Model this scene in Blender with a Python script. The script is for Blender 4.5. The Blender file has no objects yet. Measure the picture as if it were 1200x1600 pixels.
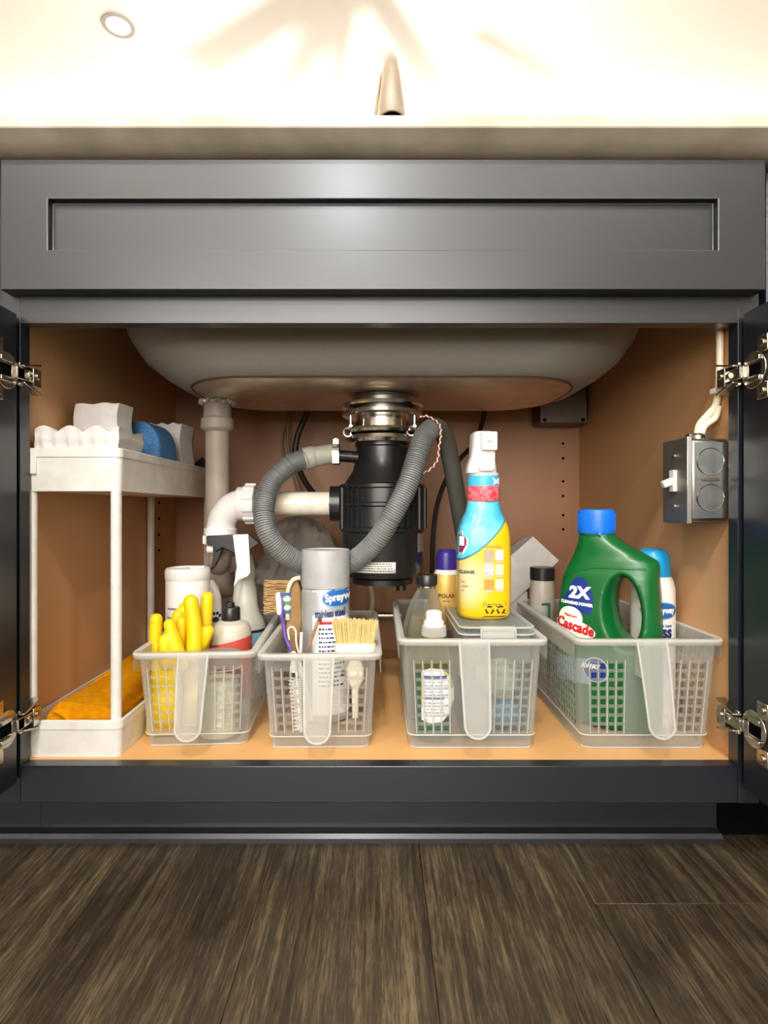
import bpy, bmesh, math, random
from mathutils import Vector, Matrix, Euler
from mathutils.bvhtree import BVHTree
from mathutils.noise import noise as pnoise
random.seed(7)
S = bpy.context.scene
COL = S.collection
PI = math.pi
# ------------------------------------------------------------------ camera
FPX, CX, CY, HZ = 906.0, 592.0, 795.0, 0.444
cam_d = bpy.data.cameras.new('camera'); cam = bpy.data.objects.new('camera', cam_d); COL.objects.link(cam)
cam.location = (0, 0, HZ); cam.rotation_euler = (PI/2, 0, 0)
cam_d.sensor_fit = 'VERTICAL'; cam_d.sensor_height = 36; cam_d.sensor_width = 27
cam_d.lens = FPX/1600*36; cam_d.shift_x = 8/1600; cam_d.shift_y = -5/1600
cam_d.clip_start = 0.02
S.camera = cam
# ------------------------------------------------------------------ world, lamps, exposure
S.view_settings.view_transform = 'Standard'; S.view_settings.look = 'None'
S.view_settings.exposure = 0.46; S.view_settings.gamma = 1.0; S.view_settings.use_curve_mapping = False
W = bpy.data.worlds.new('world'); S.world = W; W.use_nodes = True
W.node_tree.nodes['Background'].inputs[0].default_value = (1, .93, .84, 1)
W.node_tree.nodes['Background'].inputs[1].default_value = 0.5
S.cycles.max_bounces = 10; S.cycles.transparent_max_bounces = 40; S.cycles.diffuse_bounces = 5
S.cycles.caustics_reflective = False; S.cycles.caustics_refractive = False
S.cycles.sample_clamp_indirect = 4.0
def lamp(name, kind, loc, rot, power, color, size=None, spread=None):
    d = bpy.data.lights.new(name, kind); d.energy = power; d.color = color
    if kind == 'AREA':
        d.shape = 'RECTANGLE'; d.size, d.size_y = size
        if spread: d.spread = spread
    elif size: d.shadow_soft_size = size
    o = bpy.data.objects.new(name, d); COL.objects.link(o); o.location = loc; o.rotation_euler = rot
    return o
WARM = (1, .93, .84); COOL = (.78, .90, 1)
# row of ceiling downlights behind the camera, and an added fill light low behind it
for lx, ly, pw in ((-.16, -.95, 26), (-1.3, -.9, 16), (1.2, -.9, 12), (-.19, -2.25, 32)):
    lamp('downlight_lamp', 'AREA', (lx, ly, 2.41), (0, 0, 0), pw, WARM if ly > -2 else (.90, .95, 1), (.16, .16))
lamp('front_fill', 'AREA', (-.5, -2.9, 1.25), (math.radians(90), 0, 0), 80, (1, .96, .90), (2.6, 1.5))
lamp('streak_light', 'POINT', (-.08, 2.12, 1.72), (0, 0, 0), 36, (1, .98, .94), .007)  # unseen source added to throw the shadow streaks on the ceiling
lamp('ceiling_fill', 'AREA', (0, 3.9, 1.9), (PI, 0, 0), 95, (1, .98, .95), (4.5, 1.2))  # added upward fill without a fixture, brightens the ceiling beyond the island
lamp('ceiling_fill', 'AREA', (0, -1.7, 1.9), (PI, 0, 0), 26, (.95, .97, 1), (3.5, 1.2))  # added upward fill for the ceiling behind, mirrored in the drawer front
# ------------------------------------------------------------------ helpers
def px(x, Y): return (x-CX)*Y/FPX
def pz(y, Y): return HZ+(CY-y)*Y/FPX
def P3(x, y, Y): return Vector((px(x, Y), Y, pz(y, Y)))
def lin(c):
    return tuple((v/12.92 if v <= .04045 else ((v+.055)/1.055)**2.4) for v in [k/255 for k in c])
MATS = {}
def mat(name, c, rough=.5, metal=0, coat=0, alpha=1, spec=.5, noise=None, bump=None, sheen=0, sub=0, emit=None, stretch=(1,1,1), trans=0):
    """procedural material; noise=(scale, second colour, contrast), bump=(scale, strength)"""
    if name in MATS: return MATS[name]
    m = bpy.data.materials.new(name); m.use_nodes = True; MATS[name] = m
    N = m.node_tree.nodes; L = m.node_tree.links; b = N['Principled BSDF']
    col = (*lin(c), 1)
    b.inputs['Base Color'].default_value = col
    b.inputs['Roughness'].default_value = rough; b.inputs['Metallic'].default_value = metal
    b.inputs['Coat Weight'].default_value = coat; b.inputs['Coat Roughness'].default_value = .25
    b.inputs['Specular IOR Level'].default_value = spec
    b.inputs['Alpha'].default_value = alpha
    b.inputs['Sheen Weight'].default_value = sheen
    b.inputs['Transmission Weight'].default_value = trans
    if sub:
        b.inputs['Subsurface Weight'].default_value = sub; b.inputs['Subsurface Radius'].default_value = (.01,.01,.008); b.inputs['Subsurface Scale'].default_value = 1
    if emit:
        b.inputs['Emission Color'].default_value = (*lin(emit[0]), 1); b.inputs['Emission Strength'].default_value = emit[1]
    tc = N.new('ShaderNodeTexCoord'); mp = N.new('ShaderNodeMapping'); mp.inputs['Scale'].default_value = stretch
    L.new(tc.outputs['Object'], mp.inputs[0])
    sc_, c2, con = noise or (40, tuple(min(255, int(k*1.06)+2) for k in c), .5)
    nz = N.new('ShaderNodeTexNoise'); nz.inputs['Scale'].default_value = sc_; nz.inputs['Detail'].default_value = 6
    L.new(mp.outputs[0], nz.inputs['Vector'])
    rp = N.new('ShaderNodeValToRGB'); rp.color_ramp.elements[0].position = .5-con/2*.6; rp.color_ramp.elements[1].position = .5+con/2*.6
    rp.color_ramp.elements[0].color = col; rp.color_ramp.elements[1].color = (*lin(c2), 1)
    L.new(nz.outputs[0], rp.inputs[0]); L.new(rp.outputs[0], b.inputs['Base Color'])
    if bump:
        n2 = N.new('ShaderNodeTexNoise'); n2.inputs['Scale'].default_value = bump[0]; n2.inputs['Detail'].default_value = 4
        L.new(mp.outputs[0], n2.inputs['Vector'])
        bp = N.new('ShaderNodeBump'); bp.inputs['Strength'].default_value = bump[1]; bp.inputs['Distance'].default_value = .002
        L.new(n2.outputs[0], bp.inputs['Height']); L.new(bp.outputs[0], b.inputs['Normal'])
    return m
def clear(name, tint, body, opac, rough=.3, gloss=.5):
    """thin clear or frosted plastic or glass: transparent tint mixed with a diffuse-glossy body"""
    if name in MATS: return MATS[name]
    m = bpy.data.materials.new(name); m.use_nodes = True; MATS[name] = m
    N = m.node_tree.nodes; L = m.node_tree.links
    b = N['Principled BSDF']; out = N['Material Output']
    b.inputs['Base Color'].default_value = (*lin(body), 1); b.inputs['Roughness'].default_value = rough
    b.inputs['Specular IOR Level'].default_value = gloss
    tr = N.new('ShaderNodeBsdfTransparent'); tr.inputs[0].default_value = (*lin(tint), 1)
    tl = N.new('ShaderNodeBsdfTranslucent'); tl.inputs[0].default_value = (*lin(body), 1)
    a = N.new('ShaderNodeMixShader'); a.inputs[0].default_value = .35
    L.new(b.outputs[0], a.inputs[1]); L.new(tl.outputs[0], a.inputs[2])
    lw = N.new('ShaderNodeLayerWeight'); lw.inputs[0].default_value = .35
    mr = N.new('ShaderNodeMapRange'); mr.inputs[3].default_value = opac; mr.inputs[4].default_value = min(1, opac+.45)
    L.new(lw.outputs['Facing'], mr.inputs[0])
    mx = N.new('ShaderNodeMixShader'); L.new(mr.outputs[0], mx.inputs[0]); L.new(tr.outputs[0], mx.inputs[1]); L.new(a.outputs[0], mx.inputs[2])
    L.new(mx.outputs[0], out.inputs[0])
    return m
def props(o, label=None, cat=None, group=None, kind=None):
    if label: o['label'] = label
    if cat: o['category'] = cat
    if group: o['group'] = group
    if kind: o['kind'] = kind
    return o
def T(name, label, cat, loc=(0,0,0), rz=0, group=None, kind=None):
    o = bpy.data.objects.new(name, None); COL.objects.link(o); o.empty_display_size = .02
    o.location = loc; o.rotation_euler = (0, 0, rz)
    return props(o, label, cat, group, kind)
def wm(o):
    M = Matrix.Identity(4)
    while o is not None:
        M = Matrix.LocRotScale(o.location, o.rotation_euler, o.scale) @ M; o = o.parent
    return M
def mk(name, geo, material, parent=None, world=False, smooth=30, bev=0, solid=0, sub=0, label=None, loc=None, rot=None, seg=2):
    if isinstance(geo, tuple): geo = [geo]
    V, F = [], []
    for v, f in geo:
        n = len(V); V += [tuple(p) for p in v]; F += [tuple(i+n for i in q) for q in f]
    if world and parent is not None:
        Mi = wm(parent).inverted(); V = [tuple(Mi @ Vector(p)) for p in V]
    me = bpy.data.meshes.new(name); me.from_pydata(V, [], F)
    bm = bmesh.new(); bm.from_mesh(me); bmesh.ops.recalc_face_normals(bm, faces=bm.faces); bm.to_mesh(me); bm.free()
    if smooth:
        me.shade_smooth(); me.set_sharp_from_angle(angle=math.radians(smooth))
    if isinstance(material, (list, tuple)):
        for q in material: me.materials.append(q)
    else: me.materials.append(material)
    o = bpy.data.objects.new(name, me); COL.objects.link(o); o.parent = parent
    if loc is not None: o.location = loc
    if rot is not None: o.rotation_euler = rot
    if solid:
        s = o.modifiers.new('solid', 'SOLIDIFY'); s.thickness = solid; s.offset = 0
    if bev:
        b = o.modifiers.new('bevel', 'BEVEL'); b.width = bev; b.segments = seg; b.limit_method = 'ANGLE'; b.angle_limit = math.radians(40)
    if sub:
        s = o.modifiers.new('sub', 'SUBSURF'); s.levels = sub; s.render_levels = sub
    if label: o['label'] = label
    return o
def box(x0, x1, y0, y1, z0, z1):
    v = [(x, y, z) for x in (x0, x1) for y in (y0, y1) for z in (z0, z1)]
    return v, [(0,1,3,2),(4,6,7,5),(0,4,5,1),(2,3,7,6),(0,2,6,4),(1,5,7,3)]
def cbox(c, s, M=None):
    v, f = box(-s[0]/2, s[0]/2, -s[1]/2, s[1]/2, -s[2]/2, s[2]/2)
    R = M or Matrix.Identity(3)
    return [tuple(R @ Vector(p)+Vector(c)) for p in v], f
def tf(g, loc=(0,0,0), rot=(0,0,0), sc=(1,1,1)):
    M = Matrix.LocRotScale(Vector(loc), Euler(rot), Vector(sc))
    return [tuple(M @ Vector(p)) for p in g[0]], g[1]
def loft(rings, cap0=True, cap1=True):
    n = len(rings[0]); V = [tuple(p) for r in rings for p in r]; F = []
    for k in range(len(rings)-1):
        for i in range(n):
            j = (i+1) % n
            F.append((k*n+i, k*n+j, (k+1)*n+j, (k+1)*n+i))
    if cap0: F.append(tuple(range(n))[::-1])
    if cap1: F.append(tuple((len(rings)-1)*n+i for i in range(n)))
    return V, F
def lathe(prof, n=40, c=(0, 0), cap0=True, cap1=True):
    return loft([[(c[0]+r*math.cos(2*PI*i/n), c[1]+r*math.sin(2*PI*i/n), z) for i in range(n)] for r, z in prof], cap0, cap1)
def disc(c, r, h, axis='y', n=20, r2=None):
    r2 = r if r2 is None else r2
    v, f = lathe([(r, -h/2), (r2, h/2)], n)
    if axis == 'y': v = [(x, z, y) for x, y, z in v]
    if axis == 'x': v = [(z, x, y) for x, y, z in v]
    return [(x+c[0], y+c[1], z+c[2]) for x, y, z in v], f
def sup(cx, cy, z, a, b, e=2.5, n=40):
    r = []
    for i in range(n):
        t = 2*PI*i/n; c, s = math.cos(t), math.sin(t)
        r.append((cx+a*math.copysign(abs(c)**(2/e), c), cy+b*math.copysign(abs(s)**(2/e), s), z))
    return r
def rrect(cx, cy, z, a, b, r, k=6):
    out = []
    for sx, sy, t0 in ((1, 1, 0), (-1, 1, PI/2), (-1, -1, PI), (1, -1, 3*PI/2)):
        for i in range(k+1):
            t = t0+PI/2*i/k
            out.append((cx+sx*(a-r)+r*math.cos(t), cy+sy*(b-r)+r*math.sin(t), z))
    return out
def spline(pts, step=.004):
    P = [Vector(p) for p in pts]; P = [2*P[0]-P[1]]+P+[2*P[-1]-P[-2]]; out = []
    for k in range(1, len(P)-2):
        n = max(2, int((P[k+1]-P[k]).length/step))
        for i in range(n):
            t = i/n; a, b, c, d = P[k-1:k+3]
            out.append(.5*((2*b)+(c-a)*t+(2*a-5*b+4*c-d)*t*t+(3*b-a-3*c+d)*t**3))
    out.append(P[-2]); return out
def tube(pts, r, n=12, step=.004, raw=False, flat=None, caps=True):
    """r: number or function of the arc length; flat=(direction, factor) squashes"""
    Q = [Vector(p) for p in pts] if raw else spline(pts, step)
    s = 0; rings = []; up = None
    for k, p in enumerate(Q):
        t = (Q[min(k+1, len(Q)-1)]-Q[max(k-1, 0)]).normalized()
        if up is None: up = t.orthogonal().normalized()
        up = (up-t*up.dot(t)).normalized(); w = t.cross(up)
        if k: s += (p-Q[k-1]).length
        rr = r(s) if callable(r) else r
        rings.append([tuple(p+up*rr*math.cos(2*PI*i/n)+w*rr*math.sin(2*PI*i/n)) for i in range(n)])
    return loft(rings, caps, caps)
def capsule(p0, p1, r0, r1, n=14, bend=None):
    a, b = Vector(p0), Vector(p1); d = b-a; L = d.length
    pts = []; rad = []
    K = 14
    for i in range(K+1):
        t = i/K; q = a.lerp(b, t)
        if bend: q = q+Vector(bend)*math.sin(PI*t)
        pts.append(q)
    dn = d.normalized()
    tip = [b+dn*r1*math.sin(PI/2*k/5) for k in range(1, 6)]; st = [a-dn*r0*math.sin(PI/2*k/4) for k in range(4, 0, -1)]
    allp = st+pts+tip
    rr = [r0*math.cos(PI/2*k/4)+1e-4 for k in range(4, 0, -1)]+[r0+(r1-r0)*i/K for i in range(K+1)]+[r1*math.cos(PI/2*k/5)+1e-4 for k in range(1, 6)]
    rings = []; up = None
    for k, p in enumerate(allp):
        t = (allp[min(k+1, len(allp)-1)]-allp[max(k-1, 0)]).normalized()
        if up is None: up = t.orthogonal().normalized()
        up = (up-t*up.dot(t)).normalized(); w = t.cross(up)
        rings.append([tuple(p+up*rr[k]*math.cos(2*PI*i/n)+w*rr[k]*math.sin(2*PI*i/n)) for i in range(n)])
    return loft(rings)
def prism(out, y0, y1, plane='xz'):
    """outline extruded; plane xz along y, xy along z, yz along x"""
    n = len(out)
    def q(a, b, d): return {'xz': (a, d, b), 'xy': (a, b, d), 'yz': (d, a, b)}[plane]
    V = [q(a, b, y0) for a, b in out]+[q(a, b, y1) for a, b in out]
    F = [tuple(range(n)), tuple(range(2*n-1, n-1, -1))]+[(i, (i+1) % n, n+(i+1) % n, n+i) for i in range(n)]
    return V, F
def fuse(geos, voxel=.0022, smooth=6, cut=None):
    """joins closed shapes into one continuous skin (voxel remesh and smoothing), returns (V, F)"""
    def tmp(gs):
        V, F = [], []
        for v, f in gs:
            n = len(V); V += [tuple(p) for p in v]; F += [tuple(i+n for i in q) for q in f]
        me = bpy.data.meshes.new('tmp'); me.from_pydata(V, [], F)
        bm = bmesh.new(); bm.from_mesh(me); bmesh.ops.recalc_face_normals(bm, faces=bm.faces); bm.to_mesh(me); bm.free()
        o = bpy.data.objects.new('tmp', me); COL.objects.link(o); return o
    o = tmp(geos)
    r = o.modifiers.new('r', 'REMESH'); r.mode = 'VOXEL'; r.voxel_size = voxel
    c = None
    if cut:
        c = tmp(cut); b = o.modifiers.new('b', 'BOOLEAN'); b.operation = 'DIFFERENCE'; b.object = c; b.solver = 'EXACT'
        r2 = o.modifiers.new('r2', 'REMESH'); r2.mode = 'VOXEL'; r2.voxel_size = voxel
    s = o.modifiers.new('s', 'SMOOTH'); s.iterations = smooth; s.factor = .5
    dg = bpy.context.evaluated_depsgraph_get(); dg.update()
    me = o.evaluated_get(dg).to_mesh()
    V = [tuple(v.co) for v in me.vertices]; F = [tuple(p.vertices) for p in me.polygons]
    for t in (o, c):
        if t:
            m = t.data; bpy.data.objects.remove(t); bpy.data.meshes.remove(m)
    return V, F
# ---- flat print laid on a surface
def gtext(s, size, bold=0, cx=0, cy=0, sx=1, shear=0, align='CENTER', rot=0):
    cu = bpy.data.curves.new('t', 'FONT'); cu.body = s; cu.size = size; cu.align_x = align; cu.align_y = 'CENTER'
    cu.offset = bold; cu.shear = shear; cu.resolution_u = 3
    o = bpy.data.objects.new('t', cu); me = o.to_mesh()
    V = []
    for v in me.vertices:
        a, b = v.co.x*sx, v.co.y
        V.append((cx+a*math.cos(rot)-b*math.sin(rot), cy+a*math.sin(rot)+b*math.cos(rot)))
    F = [tuple(p.vertices) for p in me.polygons]
    o.to_mesh_clear(); bpy.data.objects.remove(o); bpy.data.curves.remove(cu)
    return V, F
def grect(x0, x1, y0, y1, nx=10, ny=4):
    V = [(x0+(x1-x0)*i/nx, y0+(y1-y0)*j/ny) for j in range(ny+1) for i in range(nx+1)]
    F = [(j*(nx+1)+i, j*(nx+1)+i+1, (j+1)*(nx+1)+i+1, (j+1)*(nx+1)+i) for j in range(ny) for i in range(nx)]
    return V, F
def gstar(out, cx, cy, rings=5):
    n = len(out); V = [(cx, cy)]; F = []
    for k in range(1, rings+1):
        V += [(cx+(a-cx)*k/rings, cy+(b-cy)*k/rings) for a, b in out]
    for i in range(n): F.append((0, 1+i, 1+(i+1) % n))
    for k in range(rings-1):
        for i in range(n):
            j = (i+1) % n; F.append((1+k*n+i, 1+(k+1)*n+i, 1+(k+1)*n+j, 1+k*n+j))
    return V, F
def gell(cx, cy, a, b, n=32, rings=5, rot=0):
    return gstar([(cx+a*math.cos(2*PI*i/n)*math.cos(rot)-b*math.sin(2*PI*i/n)*math.sin(rot), cy+a*math.cos(2*PI*i/n)*math.sin(rot)+b*math.sin(2*PI*i/n)*math.cos(rot)) for i in range(n)], cx, cy, rings)
def gline(p, q, w):
    d = Vector((q[0]-p[0], q[1]-p[1])).normalized(); n = Vector((-d.y, d.x))*w/2
    return [(p[0]+n.x, p[1]+n.y), (q[0]+n.x, q[1]+n.y), (q[0]-n.x, q[1]-n.y), (p[0]-n.x, p[1]-n.y)], [(0, 1, 2, 3)]
BV = {}
def decal(name, base, geos, material, yaw=0, off=.0004, parent=None, label=None):
    """print projected on the part `base` (its own coordinates); u to the right, v up, seen from direction yaw (0 = from -y)"""
    if isinstance(geos, tuple): geos = [geos]
    if base.name not in BV:
        me = base.data; BV[base.name] = BVHTree.FromPolygons([tuple(v.co) for v in me.vertices], [tuple(p.vertices) for p in me.polygons])
    T_ = BV[base.name]; R = Matrix.Rotation(yaw, 3, 'Z'); V2, F2 = [], []
    d = R @ Vector((0, 1, 0))
    for V, F in geos:
        n = len(V2); ok = {}
        for i, (u, v) in enumerate(V):
            h = T_.ray_cast(R @ Vector((u, -1, v)), d)
            if h[0] is None: V2.append((0, 0, 0)); ok[i] = False
            else:
                nn = h[1] if h[1].dot(d) < 0 else -h[1]
                V2.append(tuple(h[0]+nn*off)); ok[i] = True
        F2 += [tuple(i+n for i in f) for f in F if all(ok[i] for i in f)]
    used = sorted({i for f in F2 for i in f}); mp = {a: b for b, a in enumerate(used)}
    V3 = [V2[i] for i in used]; F3 = [tuple(mp[i] for i in f) for f in F2]
    if not F3: return None
    o = mk(name, (V3, F3), material, parent or base.parent, smooth=60, label=label)
    return o
def textlines(cx, cy, w, n, dy, h, seed=0):
    """rows of small print seen only as lines"""
    r = random.Random(seed); G = []
    for k in range(n):
        x = cx-w/2; e = cx+w/2*(1 if k % 3 else .7)
        while x < e-.001:
            L = r.uniform(.0015, .006); G.append(grect(x, min(e, x+L), cy-k*dy-h/2, cy-k*dy+h/2, 2, 1)); x += L+.0012
    return G
# ------------------------------------------------------------------ materials of the place
NAVY = mat('navy_paint', (17, 23, 32), .38, coat=.6, noise=(6, (20, 27, 36), .6), bump=(900, .04))
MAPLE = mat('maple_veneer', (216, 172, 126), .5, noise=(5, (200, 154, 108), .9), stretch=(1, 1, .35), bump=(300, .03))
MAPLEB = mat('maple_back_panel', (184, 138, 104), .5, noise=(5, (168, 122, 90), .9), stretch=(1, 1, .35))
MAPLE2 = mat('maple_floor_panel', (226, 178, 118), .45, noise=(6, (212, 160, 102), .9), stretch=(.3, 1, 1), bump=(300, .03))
WHITE = mat('white_plastic', (222, 219, 214), .32)
CHROME = mat('bright_steel', (215, 212, 205), .18, metal=1)
ZINC = mat('zinc_steel', (176, 178, 176), .32, metal=1, noise=(30, (120, 124, 124), 1.2))
BLACK = mat('black_plastic', (28, 28, 29), .3, coat=.2)
PAINTW = mat('cream_ceiling_paint', (248, 242, 232), .8, noise=(.5, (249, 243, 233), .5))
DARK = mat('dark_void', (6, 6, 7), .9, spec=.05)
FROST = clear('frosted_plastic', (240, 240, 238), (248, 249, 247), .09, rough=.3)
FROSTH = clear('frosted_plastic_handle', (244, 244, 242), (251, 252, 250), .19, rough=.28)
FROST2 = clear('frosted_plastic_edge', (240, 240, 238), (248, 249, 247), .42, rough=.28)
CLEAR = clear('clear_plastic', (240, 244, 244), (222, 230, 232), .10, rough=.08, gloss=1)
GLASS = clear('clear_glass', (238, 240, 236), (206, 212, 206), .10, rough=.05, gloss=1)
# ------------------------------------------------------------------ the room
def wood_floor():
    m = bpy.data.materials.new('weathered_plank'); m.use_nodes = True
    N = m.node_tree.nodes; L = m.node_tree.links; b = N['Principled BSDF']
    tc = N.new('ShaderNodeTexCoord'); oi = N.new('ShaderNodeObjectInfo')
    add = N.new('ShaderNodeVectorMath'); add.operation = 'ADD'
    cmb = N.new('ShaderNodeCombineXYZ'); mul = N.new('ShaderNodeMath'); mul.operation = 'MULTIPLY'; mul.inputs[1].default_value = 37
    L.new(oi.outputs['Random'], mul.inputs[0]); L.new(mul.outputs[0], cmb.inputs[2]); L.new(mul.outputs[0], cmb.inputs[0])
    L.new(tc.outputs['Object'], add.inputs[0]); L.new(cmb.outputs[0], add.inputs[1])
    def nz(sc, det, stretch, dist=0):
        mp = N.new('ShaderNodeMapping'); mp.inputs['Scale'].default_value = stretch
        n = N.new('ShaderNodeTexNoise'); n.inputs['Scale'].default_value = sc; n.inputs['Detail'].default_value = det; n.inputs['Distortion'].default_value = dist
        n.inputs['Roughness'].default_value = .65
        L.new(add.outputs[0], mp.inputs[0]); L.new(mp.outputs[0], n.inputs['Vector']); return n
    fine = nz(190, 10, (1, .035, 1), .3); wide = nz(20, 6, (1, .11, 1), 1.2); blot = nz(5, 3, (1, .5, 1), .6)
    r1 = N.new('ShaderNodeValToRGB'); e = r1.color_ramp.elements
    e[0].position = .34; e[0].color = (*lin((50, 44, 37)), 1); e[1].position = .66; e[1].color = (*lin((122, 108, 86)), 1)
    k = r1.color_ramp.elements.new(.5); k.color = (*lin((77, 68, 55)), 1)
    ma = N.new('ShaderNodeMath'); ma.operation = 'MULTIPLY_ADD'; ma.inputs[1].default_value = .38
    mb = N.new('ShaderNodeMath'); mb.operation = 'MULTIPLY_ADD'; mb.inputs[1].default_value = .62; mb.inputs[2].default_value = 0
    L.new(fine.outputs[0], mb.inputs[0]); L.new(wide.outputs[0], ma.inputs[0]); L.new(mb.outputs[0], ma.inputs[2])
    L.new(ma.outputs[0], r1.inputs[0])
    dash = nz(520, 3, (1, .09, 1), .2); md = N.new('ShaderNodeMath'); md.operation = 'MULTIPLY_ADD'; md.inputs[1].default_value = .42; md.inputs[2].default_value = -.21
    L.new(dash.outputs[0], md.inputs[0]); ms_ = N.new('ShaderNodeMath'); L.new(ma.outputs[0], ms_.inputs[0]); L.new(md.outputs[0], ms_.inputs[1]); L.new(ms_.outputs[0], r1.inputs[0])
    mx = N.new('ShaderNodeMix'); mx.data_type = 'RGBA'; mx.blend_type = 'MULTIPLY'
    r2 = N.new('ShaderNodeValToRGB'); r2.color_ramp.elements[0].position = .35; r2.color_ramp.elements[0].color = (*lin((176, 170, 165)), 1)
    r2.color_ramp.elements[1].position = .65; r2.color_ramp.elements[1].color = (1, .97, .88, 1)
    L.new(blot.outputs[0], r2.inputs[0]); mx.inputs[0].default_value = 1
    L.new(r1.outputs[0], mx.inputs[6]); L.new(r2.outputs[0], mx.inputs[7]); L.new(mx.outputs[2], b.inputs['Base Color'])
    b.inputs['Roughness'].default_value = .42; b.inputs['Specular IOR Level'].default_value = .4
    bp = N.new('ShaderNodeBump'); bp.inputs['Strength'].default_value = .35; bp.inputs['Distance'].default_value = .0015
    L.new(fine.outputs[0], bp.inputs['Height']); L.new(bp.outputs[0], b.inputs['Normal'])
    return m
FLOORM = wood_floor()
floor = mk('floor', box(-3, 3, -3, 5, -.03, -.006), mat('subfloor', (40, 34, 28), .8)); props(floor, kind='structure')
PW, PL = .19, 1.22
me0 = None
row = 0; xs = .053-PW*17
for row in range(33):
    x0 = xs+row*PW
    if x0 < -3.05 or x0+PW > 3.1: continue
    off = {17: .15, 18: .652, 19: .05, 16: .20, 15: .35, 14: .25}.get(row, random.uniform(0, PL))
    if abs(x0-.243) < .01: off = .652
    y = off-PL*4
    while y < 5:
        if y+PL > -3:
            y0, y1 = max(y, -3), min(y+PL, 5)
            if y1-y0 > PL-.001:
                if me0 is None:
                    o = mk('plank', box(.0003, PW-.0003, .0003, PL-.0003, -.006, 0), FLOORM, floor, bev=.0005, seg=1); me0 = o.data
                else:
                    o = bpy.data.objects.new('plank', me0); COL.objects.link(o); o.parent = floor
                    b_ = o.modifiers.new('bevel', 'BEVEL'); b_.width = .0005; b_.segments = 1
                o.location = (x0, y0, 0)
            elif y1-y0 > .02:
                o = mk('plank', box(.0006, PW-.0006, .0006, y1-y0-.0006, -.006, 0), FLOORM, floor); o.location = (x0, y0, 0)
        y += PL
CEIL = 2.44
props(mk('ceiling', box(-3, 3, -3, 5, CEIL, CEIL+.03), PAINTW), kind='structure')
WALLP = mat('warm_white_wall_paint', (226, 216, 200), .8, bump=(200, .03))
props(mk('wall_left', box(-3.05, -3, -3, 5, 0, CEIL), WALLP), kind='structure')
props(mk('wall_right', box(3, 3.05, -3, 5, 0, CEIL), WALLP), kind='structure')
props(mk('wall_far', box(-3, 3, 5, 5.05, 0, CEIL), WALLP), kind='structure')
props(mk('wall_behind', box(-3, 3, -3.05, -3, 0, CEIL), WALLP), kind='structure')
# ceiling downlight in view and the ones behind the camera
LAMPG = mat('lit_lens', (255, 248, 235), .4, emit=((255, 250, 240), 1.6))
def downlight(x, y, label, g=None, r=.064):
    t = T('ceiling_downlight', label, 'light', (x, y, CEIL), 0, g)
    mk('trim_ring', lathe([(r*.72, -.001), (r*.76, -.006), (r*.97, -.006), (r, 0.0)], 32, cap0=False, cap1=False), mat('light_trim', (158, 152, 144), .4), t)
    mk('lens', lathe([(r*.74, -.003), (r*.5, -.0055), (.004, -.007)], 32, cap0=False), LAMPG, t)
c = P3(185, 38, 2.393)
downlight(c.x, 2.393, 'small round recessed downlight in the cream ceiling above the island')
for lx, ly in ((-.16, -.95), (-1.3, -.9), (1.2, -.9), (-.19, -2.25)):
    downlight(lx, ly+.13, {-.16: 'round recessed downlight nearest the viewer, centred on the sink', -1.3: 'round recessed downlight behind the viewer on the left', 1.2: 'round recessed downlight behind the viewer on the right', -.19: 'round recessed downlight furthest behind the viewer'}[lx], None, .09)
# unseen lamp added beyond the island, its spokes shaped to throw ceiling streaks
ul = T('streak_lamp', 'unseen added lamp with flat spokes that throws the ceiling streaks', 'lamp', (-.08, 2.12, 0))
mk('base', lathe([(.14, 0), (.14, .015), (.02, .03)], 32), BLACK, ul)
mk('pole', lathe([(.011, .02), (.011, 1.68)], 16), BLACK, ul)
mk('socket', lathe([(.02, 1.66), (.022, 1.70)], 16), BLACK, ul)
for dx, dy, w, r0, r1 in ((-.45, .80, .017, .012, .118), (-.16, .80, .012, .012, .118), (.40, .72, .018, .012, .112), (.82, .52, .012, .062, .118), (-.60, .40, .022, .012, .10)):
    a = math.atan2(dy, dx)
    mk('spoke', tf(box(r0, r1, -w/2, w/2, -.001, .001), (0, 0, 1.80), (0, 0, a)), BLACK, ul)
mk('spoke_rod', [lathe([(.0015, 1.69), (.0015, 1.80)], 8, (.018, -.01))], BLACK, ul)
# ------------------------------------------------------------------ worktop
QUARTZ = mat('veined_quartz', (206, 198, 182), .25, noise=(14, (176, 166, 148), .6), bump=(60, .01))
YF, FR = .697, .716
ct = T('countertop', 'off-white veined quartz countertop with a shaped front edge above the navy cabinet', 'countertop', (0, .65, .857))
prof = [(.66, .857), (1.36, .857), (1.36, .887), (.652, .887), (.650, .885), (.650, .8705), (.6515, .8685)]
# slab ring around the sink cut-out
mk('slab', [prism([(.70, .857), (.782, .857), (.782, .887), (.653, .887), (.650, .884), (.650, .8730), (.651, .8716), (.662, .8662), (.674, .8602), (.69, .8575)], -1.2, 1.2, 'yz'),
            box(-1.2, 1.2, 1.15, 1.36, .857, .887), box(-1.2, -.366, .782, 1.15, .857, .887), box(.376, 1.2, .782, 1.15, .857, .887)], QUARTZ, ct, world=True, smooth=25)
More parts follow.
